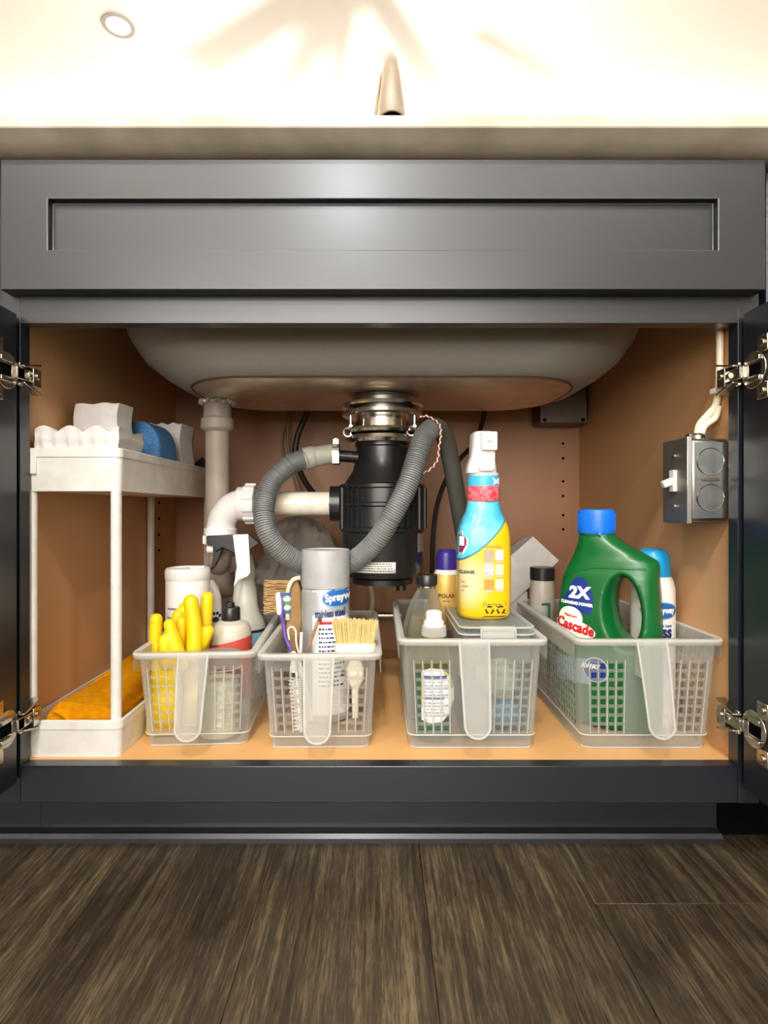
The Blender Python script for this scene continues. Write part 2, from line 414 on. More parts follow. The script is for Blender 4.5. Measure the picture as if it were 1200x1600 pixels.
# ------------------------------------------------------------------ sink cabinet
cab = T('sink_cabinet', 'navy shaker sink base cabinet with both doors open and maple interior', 'cabinet', (0, YF, 0))
A = dict(parent=cab, world=True)
XL, XR = -.431, .4315
mk('stile', box(-.457, XL, YF, FR, .0901, .857), NAVY, bev=.0004, **A)
mk('stile', box(XR, .457, YF, FR, .0901, .857), NAVY, bev=.0004, **A)
mk('top_rail', box(XL, XR, YF, FR, .6671, .857), NAVY, bev=.0004, **A)
mk('bottom_rail', box(XL, XR, YF, FR, .0901, .1347), NAVY, bev=.0012, **A)
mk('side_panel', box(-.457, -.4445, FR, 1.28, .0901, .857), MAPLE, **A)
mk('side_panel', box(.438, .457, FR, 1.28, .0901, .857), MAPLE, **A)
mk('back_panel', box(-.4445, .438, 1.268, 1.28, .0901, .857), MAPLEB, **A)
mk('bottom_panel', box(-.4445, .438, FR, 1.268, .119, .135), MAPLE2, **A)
mk('toe_kick', box(-.457, .457, .785, .80, 0, .0905), NAVY, **A)
mk('shoe_moulding', prism([(.785, 0), (.769, 0), (.7695, .006), (.773, .011), (.785, .013)], -.462, .457, 'yz'), NAVY, **A)
for yy in (693, 716, 752, 775, 805, 827):
    mk('peg_hole', disc((px(880, 1.266), 1.2665, pz(yy, 1.266)), .0026, .003, 'y', 12), DARK, **A)
for k in range(7):
    mk('peg_hole', disc((-.4437, 1.17, .36+k*.032), .0026, .003, 'x', 12), DARK, **A)
def shaker(name, x0, x1, z0, z1, px0, px1, pz0, pz1, yf, th, rec, parent, label=None):
    """slab with a recessed flat panel, front at yf"""
    V = [(x0, yf, z0), (x1, yf, z0), (x1, yf, z1), (x0, yf, z1), (px0, yf, pz0), (px1, yf, pz0), (px1, yf, pz1), (px0, yf, pz1)]
    V += [(a, yf+rec, b) for a, _, b in V[4:8]]; V += [(a, yf+th, b) for a, _, b in V[0:4]]
    F = [(0, 1, 5, 4), (1, 2, 6, 5), (2, 3, 7, 6), (3, 0, 4, 7)]+[(4+i, 4+(i+1) % 4, 8+(i+1) % 4, 8+i) for i in range(4)]+[(8, 9, 10, 11)]
    F += [(i, 12+i, 12+(i+1) % 4, (i+1) % 4) for i in range(4)]+[(12, 15, 14, 13)]
    return mk(name, (V, F), NAVY, parent, world=True, smooth=20, bev=.0014, label=label)
shaker('drawer_front', -.4424, .4521, .6996, .8527, px(75, .677), px(1122, .677), .7465, .806, .677, .0198, .009, cab)
# doors, opened square to the cabinet
HINGE = mat('nickel_hinge', (222, 216, 204), .22, metal=1, noise=(60, (150, 144, 132), .8))
def door(sx, zt, zb, label):
    xi = -.4305 if sx < 0 else .4335
    xo = xi+.02*sx
    y0, y1 = .26, .690
    g = [box(min(xi, xo), max(xi, xo), y1-.058, y1, zb, zt), box(min(xi, xo), max(xi, xo), y0, y0+.058, zb, zt),
         box(min(xi, xo), max(xi, xo), y0+.058, y1-.058, zt-.058, zt), box(min(xi, xo), max(xi, xo), y0+.058, y1-.058, zb, zb+.058),
         box(min(xi+.006*sx, xo-.006*sx), max(xi+.006*sx, xo-.006*sx), y0+.05, y1-.05, zb+.05, zt-.05)]
    d = mk('door', g, NAVY, cab, world=True, bev=.0012, label=label)
    for hz in (.604, .190):
        s = -sx
        geo = [disc((xi+s*.0012, .668, hz), .0215, .0026, 'x', 32),
               box(*sorted((xi, xi+s*.0022)), .644, .662, hz+.017, hz+.036), box(*sorted((xi, xi+s*.0022)), .644, .662, hz-.036, hz-.017),
               disc((xi+s*.003, .652, hz+.027), .0045, .003, 'x', 14), disc((xi+s*.003, .652, hz-.027), .0045, .003, 'x', 14),
               cbox((xi+s*.005, .684, hz), (.007, .014, .014)), cbox((xi+s*.0035, .6775, hz), (.004, .010, .014)),
               cbox((xi+s*.004, .662, hz+.0115), (.005, .020, .006)), cbox((xi+s*.004, .662, hz-.0115), (.005, .020, .006))]
        mk('hinge', geo, HINGE, d, world=True, bev=.0008)
        edge = XL if sx < 0 else XR
        fr = [cbox((edge+s*.004, .694, hz), (.010, .030, .013)), cbox((edge+s*.006, .712, hz), (.012, .016, .022)),
              tf(box(-.001, .0105, -.012, .024, -.0012, .0012), (edge-(0 if s > 0 else .0105), .700, hz+.0125), (math.radians(14), 0, 0)),
              tf(box(-.001, .0105, -.012, .024, -.0012, .0012), (edge-(0 if s > 0 else .0105), .700, hz-.0125), (math.radians(-14), 0, 0)),
              disc((edge+s*.008, .698, hz), .0042, .005, 'y', 14), disc((edge+s*.011, .712, hz+.002), .0038, .006, 'x', 14),
              disc((edge+s*.004, .690, hz+.012), .002, .006, 'y', 10), disc((edge+s*.004, .690, hz-.012), .002, .006, 'y', 10)]
        mk('hinge_mount', fr, HINGE, cab, world=True, bev=.0006)
        mk('cup_recess', [cbox((xi+s*.0028, .664, hz), (.0012, .018, .013))], DARK, d, world=True)
door(-1, .676, .118, None); door(1, .676, .112, None)
# neighbours of the cabinet, mostly outside the frame
nb = T('drawer_cabinet', 'navy drawer base cabinet left of the open sink cabinet', 'cabinet', (-.76, YF, 0))
mk('carcass', box(-1.1, -.4575, YF, 1.28, .0901, .856), NAVY, nb, world=True)
mk('drawer_front', box(-1.09, -.464, .677, .696, .70, .8527), NAVY, nb, world=True, bev=.001)
mk('drawer_front', box(-1.09, -.464, .677, .696, .41, .69), NAVY, nb, world=True, bev=.001)
mk('drawer_front', box(-1.09, -.464, .677, .696, .118, .40), NAVY, nb, world=True, bev=.001)
mk('toe_kick', box(-1.1, -.4575, .785, .80, 0, .0905), NAVY, nb, world=True)
mk('shoe_moulding', prism([(.785, 0), (.769, 0), (.7695, .006), (.773, .011), (.785, .013)], -1.1, -.4621, 'yz'), NAVY, nb, world=True)
dw = T('dishwasher', 'dark dishwasher right of the open sink cabinet, over a toe recess painted black for its shade', 'dishwasher', (.76, YF, 0))
mk('front_panel', box(.4605, 1.08, .69, .715, .0901, .845), NAVY, dw, world=True, bev=.002)
mk('tub', box(.461, 1.08, .715, 1.28, .0901, .853), DARK, dw, world=True)
mk('toe_shade_sheet', box(.461, 1.08, .790, .80, 0, .09), DARK, dw, world=True)  # black sheet stands in for the deep shade under the dishwasher
# ------------------------------------------------------------------ sink
SC = (.005, .965)
sinkt = T('sink', 'wide grey-coated undermount sink bowl hanging in the top of the cabinet', 'sink', (SC[0], SC[1], .632))
GREYC = mat('grey_sound_coating', (156, 154, 148), .6, bump=(700, .25), noise=(300, (160, 158, 152), .8))
STEELB = mat('bare_stainless_base', (205, 188, 168), .42, metal=1, bump=(500, .05))
prof_s = [(.302, .142, .105, .6325), (.320, .157, .118, .6365), (.340, .172, .13, .648), (.358, .186, .12, .664), (.370, .196, .105, .688), (.378, .2, .09, .72), (.380, .202, .08, .856)]
mk('bowl', loft([rrect(SC[0], SC[1], z, a, b, r, 10) for a, b, r, z in prof_s]+[rrect(SC[0], SC[1], z, a-.003, b-.003, r, 10) for a, b, r, z in prof_s[::-1]], cap0=False, cap1=True), GREYC, sinkt, world=True, smooth=50)
mk('bare_base', loft([rrect(SC[0], SC[1], .632, .298, .138, .102, 10), rrect(SC[0], SC[1], .630, .296, .136, .100, 10)]), STEELB, sinkt, world=True, smooth=50, label='bare stainless steel underside of the bowl')
mk('base_edge', tube([(p[0], p[1], .6315) for p in rrect(SC[0], SC[1], .632, .299, .139, .103, 10)]+[(SC[0]+.299, SC[1]+.036, .6315)], .0014, 6, raw=True), mat('brown_sealant', (92, 66, 44), .6), sinkt, world=True)
# ------------------------------------------------------------------ faucet
fa = T('kitchen_faucet', 'brushed nickel gooseneck pull-down faucet rising behind the countertop edge', 'faucet', (0, 1.22, .887))
NICK = mat('brushed_nickel', (222, 214, 202), .3, metal=1)
mk('base', lathe([(.027, .887), (.027, .893), (.02, .90), (.017, .93)], 32, (-.008, 1.22)), NICK, fa, world=True)
mk('neck', tube([(-.008, 1.22, .89), (-.008, 1.22, 1.0), (-.008, 1.22, 1.12), (-.004, 1.205, 1.19), (.006, 1.14, 1.246), (.013, 1.07, 1.255), (.017, 1.01, 1.23), (.0195, .978, 1.195), (.0205, .965, 1.165)], .0135, 20), NICK, fa, world=True)
hd = [Vector((.0205, .966, 1.172)), Vector((.0208, .962, 1.14)), Vector((.021, .959, 1.10)), Vector((.0212, .957, 1.083))]
mk('spray_head', tube(hd, lambda s: .0142+.0103*min(1, s/.088), 28, .006), NICK, fa, world=True)
mk('aerator', tf(lathe([(.021, 0), (.018, -.002)], 28), tuple(hd[-1]), (math.radians(-6), 0, 0)), DARK, fa, world=True)
mk('lever', tube([(.018, 1.22, .925), (.05, 1.21, .94), (.085, 1.20, .975)], .0055, 12), NICK, fa, world=True)
# ------------------------------------------------------------------ garbage disposal
gx, gy = .006, .96
gd = T('garbage_disposal', 'black ribbed garbage disposal hanging from the sink on bright steel mounting rings', 'garbage disposal', (gx, gy, .63))
G = dict(parent=gd, world=True)
mk('sink_flange', lathe([(.045, .6295), (.050, .628), (.047, .624), (.047, .600), (.045, .598)], 40, (gx, gy)), ZINC, **G)
mk('upper_ring', [lathe([(.050, .617), (.066, .615), (.068, .612), (.066, .609), (.052, .607)], 44, (gx, gy)), lathe([(.052, .604), (.066, .602), (.0665, .597), (.062, .594), (.046, .594)], 44, (gx, gy))], CHROME, **G)
mk('throat', lathe([(.043, .60), (.044, .58), (.045, .566)], 40, (gx, gy)), CHROME, **G)
mk('lower_ring', [lathe([(.046, .576), (.064, .574), (.067, .570), (.064, .566), (.05, .564)], 44, (gx, gy)), lathe([(.05, .563), (.060, .562), (.062, .556), (.058, .551), (.045, .550)], 44, (gx, gy))], CHROME, **G)
for a in (-1.05, 1.05, PI-.2):
    bx, by = gx+.059*math.sin(a), gy-.059*math.cos(a)
    mk('mounting_bolt', [lathe([(.0022, .560), (.0022, .602)], 10, (bx, by)), lathe([(.005, .566), (.005, .572)], 6, (bx, by)), lathe([(.0045, .574), (.0045, .578)], 6, (bx, by))], CHROME, **G)
for a, s in ((-1.0, -1), (.75, 1), (1.25, 1)):
    bx, by = gx+.066*math.sin(a), gy-.066*math.cos(a)
    mk('ring_ear', tube([(bx+.007*math.cos(t), by, .566+.007*math.sin(t)) for t in [k*PI/6 for k in range(0, 12)]], .0018, 8, .003), CHROME, **G)
mk('neck', lathe([(.040, .556), (.0455, .552), (.0455, .546), (.043, .544), (.044, .525), (.050, .505), (.060, .490), (.066, .482)], 48, (gx, gy)), BLACK, **G)
mk('body', lathe([(.062, .486), (.071, .483), (.071, .478), (.067, .476), (.067, .455), (.070, .453), (.070, .449), (.067, .447), (.067, .416), (.070, .413), (.070, .408), (.0675, .406), (.0675, .345), (.064, .335), (.03, .331)], 56, (gx, gy), cap0=False), BLACK, **G)
BLK2 = mat('black_moulded_rib', (24, 24, 25), .4)
for k in range(20):
    a = -PI/2+PI*(k+.5)/20*1.0
    if -.45 < a < .15: continue
    mk('rib', cbox((gx+.068*math.sin(a), gy-.068*math.cos(a), .445), (.0025, .008, .066), Matrix.Rotation(a, 3, 'Z')), BLK2, **G)
for a in (-1.15, .95, 1.25):
    mk('boss', lathe([(.0045, .412), (.0045, .478)], 10, (gx+.071*math.sin(a), gy-.071*math.cos(a))), BLK2, **G)
body = [o for o in gd.children if o.name.startswith('body')][0]
def rel(o, p): return wm(o).inverted() @ Vector(p)
# nameplate round the bottom of the can
def wrapband(r, a0, a1, z0, z1, n=16, tilt=0):
    V = []; F = []
    for j, z in enumerate((z0, z1)):
        for i in range(n+1):
            a = a0+(a1-a0)*i/n; V.append((gx+r*math.sin(a), gy-r*math.cos(a), z+tilt*(i/n)))
    F = [(i, i+1, n+2+i, n+1+i) for i in range(n)]
    return V, F
PAPER = mat('white_print_paper', (234, 232, 226), .5)
INK = mat('black_ink', (30, 30, 32), .5); INK2 = mat('grey_ink', (96, 96, 100), .5)
nm = mk('rating_label', wrapband(.0679, -.75, .30, .3445, .3615), PAPER, solid=.0004, **G)
rows = []
for j in range(4):
    r_ = random.Random(j)
    a = -.70
    while a < .22:
        w = r_.uniform(.02, .07); rows.append(wrapband(.0684, a, a+w, .3475+j*.0035, .3487+j*.0035, 2)); a += w+.015
mk('rating_print', rows, INK, nm, world=True, smooth=0)
mk('side_sticker', wrapband(.0681, .95, 1.35, .375, .405), mat('silver_sticker', (150, 146, 140), .35, metal=.6), **G)
# outlet flange, dishwasher inlet
mk('outlet_flange', [disc((gx-.078, gy, .4525), .029, .016, 'x', 32), disc((gx-.069, gy, .4525), .022, .02, 'x', 28), cbox((gx-.084, gy-.020, .452), (.006, .006, .006))], BLACK, **G)
mk('dishwasher_inlet', tube([(gx-.04, gy-.015, .528), (gx-.083, gy-.02, .531)], .0095, 16), BLACK, **G)
mk('bottom_plate', [lathe([(.05, .331), (.05, .322), (.01, .320)], 32, (gx, gy)), lathe([(.008, .32), (.008, .312)], 10, (gx+.03, gy-.02))], BLK2, **G)
# corrugated drain hose
HOSE = mat('grey_corrugated_hose', (120, 123, 122), .42); BOOT = mat('grey_rubber_boot', (176, 174, 160), .6)
ho = T('drain_hose', 'grey corrugated dishwasher drain hose looping round the black disposal', 'hose', (px(470, .9), .9, .5))
pth = [(478, 716, .925), (452, 727, .918), (424, 755, .91), (413, 793, .90), (418, 832, .89), (441, 862, .90), (475, 882, .925), (512, 888, .924), (537, 883, .904), (558, 873, .882), (588, 845, .864), (616, 800, .858), (638, 755, .862), (652, 712, .872), (662, 683, .885), (678, 667, .90)]
sp = [P3(*p) for p in pth]
mk('corrugated_tube', tube(sp, lambda s: .0153+.0010*(1 if (s*1000) % 3.4 < 1.7 else -1), 18, .00085), HOSE, ho, world=True, smooth=20)
mk('smooth_tube', tube([P3(*p) for p in ((672, 671, .895), (684, 668, .91), (696, 685, .93), (704, 718, .95), (712, 762, .97), (720, 808, .99), (730, 870, 1.02), (742, 940, 1.05), (752, 1000, 1.09))], .0145, 18), mat('dark_hose', (88, 88, 82), .5), ho, world=True)
mk('boot', tube([P3(474, 717, .926), P3(490, 714, .93), P3(527, 708, .935)], lambda s: .0178 if s < .02 else .0160, 20), BOOT, ho, world=True)
c = P3(525, 710, .935)
mk('hose_clamp', [tf(lathe([(.0165, -.006), (.0172, -.006), (.0172, .006), (.0165, .006)], 28, cap0=False, cap1=False), tuple(c), (0, PI/2, 0)),
                  tf(box(-.005, .005, -.006, .006, .016, .024), tuple(c)), disc((c.x, c.y-.007, c.z+.021), .0045, .004, 'y', 12),
                  tf(box(-.005, .006, -.018, -.014, -.016, .003), tuple(c))], CHROME, ho, world=True, bev=.0006)
# pvc
PVC = mat('white_pvc', (236, 234, 232), .35); PVCG = mat('dusty_pvc', (172, 160, 148), .5)
dp = T('disposal_drain_pipe', 'white plastic elbow and pipe running from the black disposal to the left', 'pipe', (-.2, .96, .4525))
D = dict(parent=dp, world=True)
mk('horizontal_pipe', disc((-.138, .96, .4525), .0195, .125, 'x', 32), mat('cream_pipe', (240, 232, 216), .35), **D)
ex = -.262
mk('elbow', tube([(-.205, .96, .4525), (-.222, .96, .4525), (-.24, .96, .448), (-.256, .96, .432), (ex, .96, .412), (ex, .96, .405)], .0235, 28), PVC, **D)
nut = []
for (cx_, ax) in ((-.221, 'x'),):
    nut = [disc((cx_-.006, .96, .4525), .028, .012, 'x', 32), disc((cx_+.009, .96, .4525), .031, .018, 'x', 32)]
    for k in range(10):
        a = 2*PI*k/10; nut.append(cbox((cx_+.009, .96+.031*math.sin(a), .4525+.031*math.cos(a)), (.018, .007, .005), Matrix.Rotation(-a, 3, 'X')))
mk('coupling_nut', nut, PVC, bev=.001, **D)
nut2 = [lathe([(.026, .40), (.026, .386)], 32, (ex, .96)), lathe([(.027, .412), (.027, .40)], 32, (ex, .96))]
for k in range(10):
    a = 2*PI*k/10; nut2.append(cbox((ex+.026*math.sin(a), .96-.026*math.cos(a), .393), (.007, .005, .014), Matrix.Rotation(a, 3, 'Z')))
mk('coupling_nut', nut2, PVC, bev=.001, **D)
mk('drop_pipe', lathe([(.02, .40), (.02, .372)], 28, (ex, .96)), PVCG, **D)
mk('branch_bend', tube([(ex, .96, .378), (ex-.003, .968, .362), (ex-.010, .985, .350), (px(340, 1.0), 1.0, .345)], .018, 22), PVCG, **D)
tp = T('sink_tailpiece', 'grey dusty plastic tailpiece hanging from the left end of the sink', 'pipe', (px(340, 1.0), 1.0, .63))
tx = px(340, 1.0)
mk('pipe', tube([(tx, 1.0, .60), (tx, 1.0, .50), (tx, 1.0, .40), (tx, 1.0, .35), (tx, 1.008, .322), (tx, 1.035, .305), (tx, 1.09, .302), (tx, 1.18, .302), (tx, 1.267, .302)], .0205, 26), PVCG, tp, world=True)
mk('upper_sleeve', lathe([(.0235, .6305), (.0235, .612), (.0245, .600), (.0235, .590)], 30, (tx, 1.0)), PVCG, tp, world=True)
mk('slip_nut', lathe([(.024, .602), (.028, .598), (.0285, .582), (.026, .579), (.021, .576)], 30, (tx, 1.0)), PVCG, tp, world=True)
mk('sealant_ring', [tube([(tx+.027*math.cos(a), 1.0+.027*math.sin(a), .6295-.003*abs(math.sin(5*a))) for a in [2*PI*k/40 for k in range(41)]], lambda s: .004+.0015*math.sin(s*900), 8, .003)], mat('silver_sealant', (200, 196, 186), .4, metal=.3), tp, world=True)
# cords and small tubes on the back
def cord(name, pts, r, m, label, cat='cable', group=None, stripe=None):
    w = [P3(*p) for p in pts]
    o = mk(name, tube([tuple(Vector(q)-w[0]) for q in w], r, 10, .005), m, None, loc=w[0]); props(o, label, cat, group); return o
BK = mat('black_cord', (34, 26, 22), .5); GT = mat('grey_tube', (138, 110, 94), .5)
cord('power_cord', [(499, 600, 1.12), (478, 650, 1.18), (465, 682, 1.19), (462, 712, 1.19), (474, 748, 1.17), (497, 778, 1.14), (530, 800, 1.08)], .0062, BK, 'thick dark cord curving down behind the grey hose, left of the disposal')
cord('supply_tube', [(470, 612, 1.24), (452, 650, 1.25), (441, 682, 1.25), (443, 712, 1.25), (458, 745, 1.24), (466, 790, 1.2), (468, 850, 1.2)], .0022, GT, 'thin grey tube on the back panel left of the thick dark cord')
cord('supply_tube', [(480, 608, 1.235), (454, 640, 1.24), (450, 690, 1.24), (460, 740, 1.23), (478, 800, 1.2)], .0030, GT, 'slightly thicker grey tube crossing behind the grey hose at left')
cord('power_cord', [(735, 606, 1.15), (757, 640, 1.20), (742, 690, 1.19), (718, 718, 1.15), (697, 750, 1.13), (683, 790, 1.12), (677, 835, 1.12), (675, 890, 1.12), (672, 960, 1.14)], .0048, BK, 'dark cord hanging from the sink and crossing the hose right of the disposal')
cord('supply_tube', [(765, 600, 1.24), (758, 640, 1.25), (749, 690, 1.25), (752, 760, 1.25), (752, 820, 1.25)], .003, mat('brown_tube', (120, 84, 62), .5), 'thin brown tube on the back panel behind the white trigger sprayer')
cord('supply_tube', [(578, 912, 1.20), (582, 940, 1.20), (574, 985, 1.22), (560, 1040, 1.24)], .0055, mat('milky_tube', (200, 190, 176), .5), 'pale flexible tube dropping behind the steel polish can and tan dish brush')
# twine
tw = T('twine_loop', 'red and white twine hanging from the disposal ring beside the hose', 'twine', P3(664, 655, .885))
tpt = [P3(*p) for p in ((655, 652, .885), (668, 650, .885), (686, 662, .875), (689, 680, .872), (686, 700, .872), (684, 718, .875), (674, 732, .88), (662, 739, .885), (655, 735, .89))]
q = spline(tpt, .0016)
mk('white_strand', tube([p+Vector((.0012*math.cos(i*1.1), 0, .0012*math.sin(i*1.1))) for i, p in enumerate(q)], .0010, 6, raw=True), mat('white_twine', (238, 230, 220), .8), tw, world=True)
mk('red_strand', tube([p-Vector((.0012*math.cos(i*1.1), 0, .0012*math.sin(i*1.1))) for i, p in enumerate(q)], .0009, 6, raw=True), mat('red_twine', (176, 60, 50), .8), tw, world=True)
# stop valve
vx = px(612, 1.22)
va = T('stop_valve', 'small red-handled shut-off valve on the back panel between the two middle baskets', 'valve', (vx, 1.268, pz(962, 1.22)))
zv = pz(962, 1.22)
mk('valve_body', [disc((vx+.012, 1.245, zv), .011, .05, 'y', 18), tube([(vx-.03, 1.225, zv), (vx+.02, 1.225, zv)], .0075, 14)], CHROME, va, world=True)
mk('handle', tube([(vx-.05, 1.222, zv), (vx-.03, 1.222, zv)], .011, 12), mat('red_handle', (140, 30, 26), .4), va, world=True)
# ------------------------------------------------------------------ metal plate box high on the back, switch box on the right side
rb = T('junction_box', 'flat grey metal box with two screws high on the back panel, at right', 'electrical box', (.385, 1.235, .64))
GM = mat('dull_grey_metal', (108, 98, 88), .45, metal=.7)
mk('case', box(.335, .43, 1.205, 1.268, .622, .74), GM, rb, world=True, bev=.004)
mk('front_cover', box(.333, .432, 1.200, 1.206, .620, .742), GM, rb, world=True, bev=.003)
for sx_ in (.343, .422): mk('screw', disc((sx_, 1.199, .628), .0036, .003, 'y', 12), DARK, rb, world=True)
sb = T('switch_box', 'galvanised metal switch box with white toggle screwed to the right side panel', 'switch', (.438, .752, .4795))
B = dict(parent=sb, world=True)
mk('case', box(.388, .4375, .7225, .782, .4275, .532), ZINC, bev=.005, **B)
mk('cover_plate', [box(.3835, .3885, .7215, .784, .4255, .534)], mat('galvanised_cover', (150, 152, 148), .5, metal=.85, noise=(30, (110, 114, 112), 1.2)), bev=.0015, **B)
mk('cover_lip', [box(.3830, .3890, .7203, .7220, .4255, .534)], CHROME, bev=.0006, **B)
for zz in (.503, .458):
    mk('knockout', [disc((.413, .7222, zz), .0165, .0016, 'y', 32)], ZINC, **B)
    mk('knockout_ring', tube([(.413+.0165*math.cos(2*PI*k/28), .7215, zz+.0165*math.sin(2*PI*k/28)) for k in range(29)], .0007, 6, raw=True), CHROME, **B)
mk('clamp_slot', [box(.402, .424, .7212, .723, .4785, .4825)], GM, bev=.0008, **B)
for zz in (.512, .447): mk('screw', disc((.3825, .752, zz), .0036, .003, 'x', 14), CHROME, **B)
mk('toggle_switch', [box(.379, .3845, .746, .758, .466, .494), tf(box(-.016, 0, -.004, .004, -.0045, .0045), (.3825, .752, .481), (0, math.radians(-22), 0))], WHITE, bev=.001, **B)
mk('cable_clamp', [lathe([(.010, .530), (.010, .538), (.008, .541)], 20, (.410, .748)), box(.398, .422, .743, .753, .534, .540)], ZINC, bev=.0006, **B)
cw = mat('cream_cable_sheath', (238, 226, 200), .45)
o = T('electrical_cable', 'cream sheathed cable running down the right side panel into the switch box', 'cable', (.41, .748, .54))
mk('sheath', tube([(.410, .748, .535), (.413, .747, .552), (.424, .745, .566), (.432, .742, .58), (.4335, .738, .62), (.432, .735, .70), (.430, .733, .86)], .0045, 12), cw, o, world=True)
mk('second_sheath', tube([(.413, .745, .535), (.418, .744, .55), (.430, .742, .56), (.434, .74, .575)], .004, 12), cw, o, world=True)
mk('staple', [box(.424, .438, .732, .744, .590, .597)], WHITE, o, world=True, bev=.001)
# ------------------------------------------------------------------ white two-tier organiser
org = T('shelf_organizer', 'white plastic two-tier organiser tray stand along the left side of the cabinet', 'shelf', (-.375, .92, .135))
O = dict(parent=org, world=True)
ox0, ox1, oy0, oy1 = -.4425, -.3195, .7185, 1.118
def tray(z0, z1, t=.0022):
    cx_, cy_ = (ox0+ox1)/2, (oy0+oy1)/2; a, b = (ox1-ox0)/2, (oy1-oy0)/2
    R = [rrect(cx_, cy_, z0, a-.003, b-.003, .007), rrect(cx_, cy_, z1-.011, a-.0012, b-.0012, .008), rrect(cx_, cy_, z1-.011, a, b, .009), rrect(cx_, cy_, z1-.001, a, b, .009), rrect(cx_, cy_, z1, a-.001, b-.001, .009),
         rrect(cx_, cy_, z1, a-t-.001, b-t-.001, .007), rrect(cx_, cy_, z0+.003, a-t-.004, b-t-.004, .006)]
    return loft(R)
WM = mat('white_organizer_plastic', (214, 211, 206), .35)
mk('tray', tray(.1352, .1815), WM, **O); mk('tray', tray(.466, .5195), WM, **O)
for (x, y) in ((ox0+.007, oy0+.009), (ox1-.010, oy0+.009), (ox0+.007, oy1-.010), (ox1-.008, oy1-.010)):
    mk('post', lathe([(.0066, .139), (.0066, .467)], 20, (x, y)), WM, **O)
mk('clip', [box(ox0+.010, ox0+.018, oy0-.0012, oy0+.006, .487, .5192)], WM, bev=.001, **O)
# ------------------------------------------------------------------ things on the organiser
SPW = mat('white_melamine_foam', (204, 200, 198), .85, bump=(500, .2)); SPB = mat('blue_foam', (84, 138, 186), .9, noise=(260, (52, 100, 156), .9), bump=(350, .6))
def wavepad(name, label, loc, sx, sy, sz, rz, amp=.004, waves=3, mode='quilt', group=None, rot=None):
    nx, ny = 40, 20; V, F = [], []
    def top(u, v):
        if mode == 'quilt': return sz+amp*abs(math.sin(waves*PI*u+.5))*(.7+.3*math.cos(2*PI*v))-amp*.4
        return sz+amp*(1 if (int(u*waves*2) % 2) else -1)*.5
    for j in range(ny+1):
        for i in range(nx+1):
            u, v = i/nx, j/ny; V.append((sx*(u-.5), sy*(v-.5), top(u, v)))
    n0 = len(V)
    nz_ = 8
    for j in range(ny): 
        for i in range(nx): F.append((j*(nx+1)+i, j*(nx+1)+i+1, (j+1)*(nx+1)+i+1, (j+1)*(nx+1)+i))
    # sides with diagonal quilting
    border = [(i, 0) for i in range(nx+1)]+[(nx, j) for j in range(1, ny+1)]+[(i, ny) for i in range(nx-1, -1, -1)]+[(0, j) for j in range(ny-1, 0, -1)]
    nb_ = len(border); prev = [j*(nx+1)+i for i, j in border]
    for k in range(1, nz_+1):
        cur = []
        for i, j in border:
            x, y, z = V[j*(nx+1)+i]; f = 1-k/nz_; zz = z*f
            d = amp*.45*math.sin(PI*k/nz_)*(math.sin(x*waves*PI/sx*2+zz*180)*math.sin(x*waves*PI/sx*2-zz*180))
            L = math.hypot(x, y) or 1
            cur.append(len(V)); V.append((x+(d if i in (0, nx) else 0), y-(d if j == 0 else 0), zz))
        for q in range(nb_): F.append((prev[q], prev[(q+1) % nb_], cur[(q+1) % nb_], cur[q]))
        prev = cur
    F.append(tuple(prev))
    o = mk(name, (V, F), SPW, None, smooth=50, loc=loc, rot=rot or (0, 0, rz)); return props(o, label, 'sponge', group)
tz = .4695
wavepad('cleaning_sponge', 'flat white wavy-topped sponge lying at the front of the upper white tray', (-.3795, .766, .4975), .106, .075, .046, 0, .009, 3.2)
wavepad('cleaning_sponge', 'white sponge under the wavy one, hidden low in the upper tray', (-.3795, .766, tz), .102, .072, .026, 0, .002, 3)
def hourglass(name, label, loc, w, h, d, rz, ribs=0):
    out = []
    K = 14
    for k in range(K+1):
        t = k/K; out.append((-w/2+.0035*math.sin(2*PI*t)*1.0, h*t))
    for k in range(1, 12): out.append((-w/2+w*k/12, h+(.002*math.sin(k*PI/2) if ribs else .001*math.sin(k))))
    for k in range(K, -1, -1):
        t = k/K; out.append((w/2+.0035*math.sin(2*PI*t), h*t))
    o = mk(name, prism(out, -d/2, d/2), SPW, None, smooth=35, loc=loc, rot=(0, 0, rz), bev=.0012); return props(o, label, 'sponge')
hourglass('cleaning_sponge', 'upright white sponge block with curved sides standing on the flat wavy one', (-.390, .826, .5), .066, .091, .038, math.radians(-8))
wavepad('cleaning_sponge', 'white sponge under the upright block, low in the upper tray', (-.390, .833, tz), .062, .048, .030, 0, .001, 2)
hourglass('cleaning_sponge', 'white ribbed sponge leaning behind the blue sponge', (-.358, 1.00, tz), .060, .118, .05, math.radians(-6), 1)
hourglass('cleaning_sponge', 'white sponge at the back of the upper tray, behind the ribbed one', (-.37, 1.065, tz), .05, .11, .04, 0, 1)
arch = [(-.034, 0), (-.035, .05)]+[(-.035*math.cos(PI*k/14), .068+.040*math.sin(PI*k/14)) for k in range(15)]+[(.035, .05), (.034, 0)]
v, f = prism(arch, -.03, .03)
o = mk('cleaning_sponge', fuse([(v, f)], .003, 4), SPB, None, smooth=60, loc=(-.3615, .903, tz), rot=(0, 0, math.radians(-5))); props(o, 'blue coarse sponge with a rounded top in the upper tray', 'sponge')
v, f = fuse([capsule((-.02, 0, .012), (.02, .02, .03), .012, .008), capsule((-.01, .02, .012), (.03, -.01, .012), .011, .010), cbox((0, 0, .01), (.05, .05, .018))], .003, 6)
o = mk('black_scrubber', (v, f), mat('black_scouring_pad', (22, 22, 24), .9, bump=(500, .5)), None, smooth=60, loc=(-.348, .964, tz+.036)); 
bpy.data.objects.remove(o)
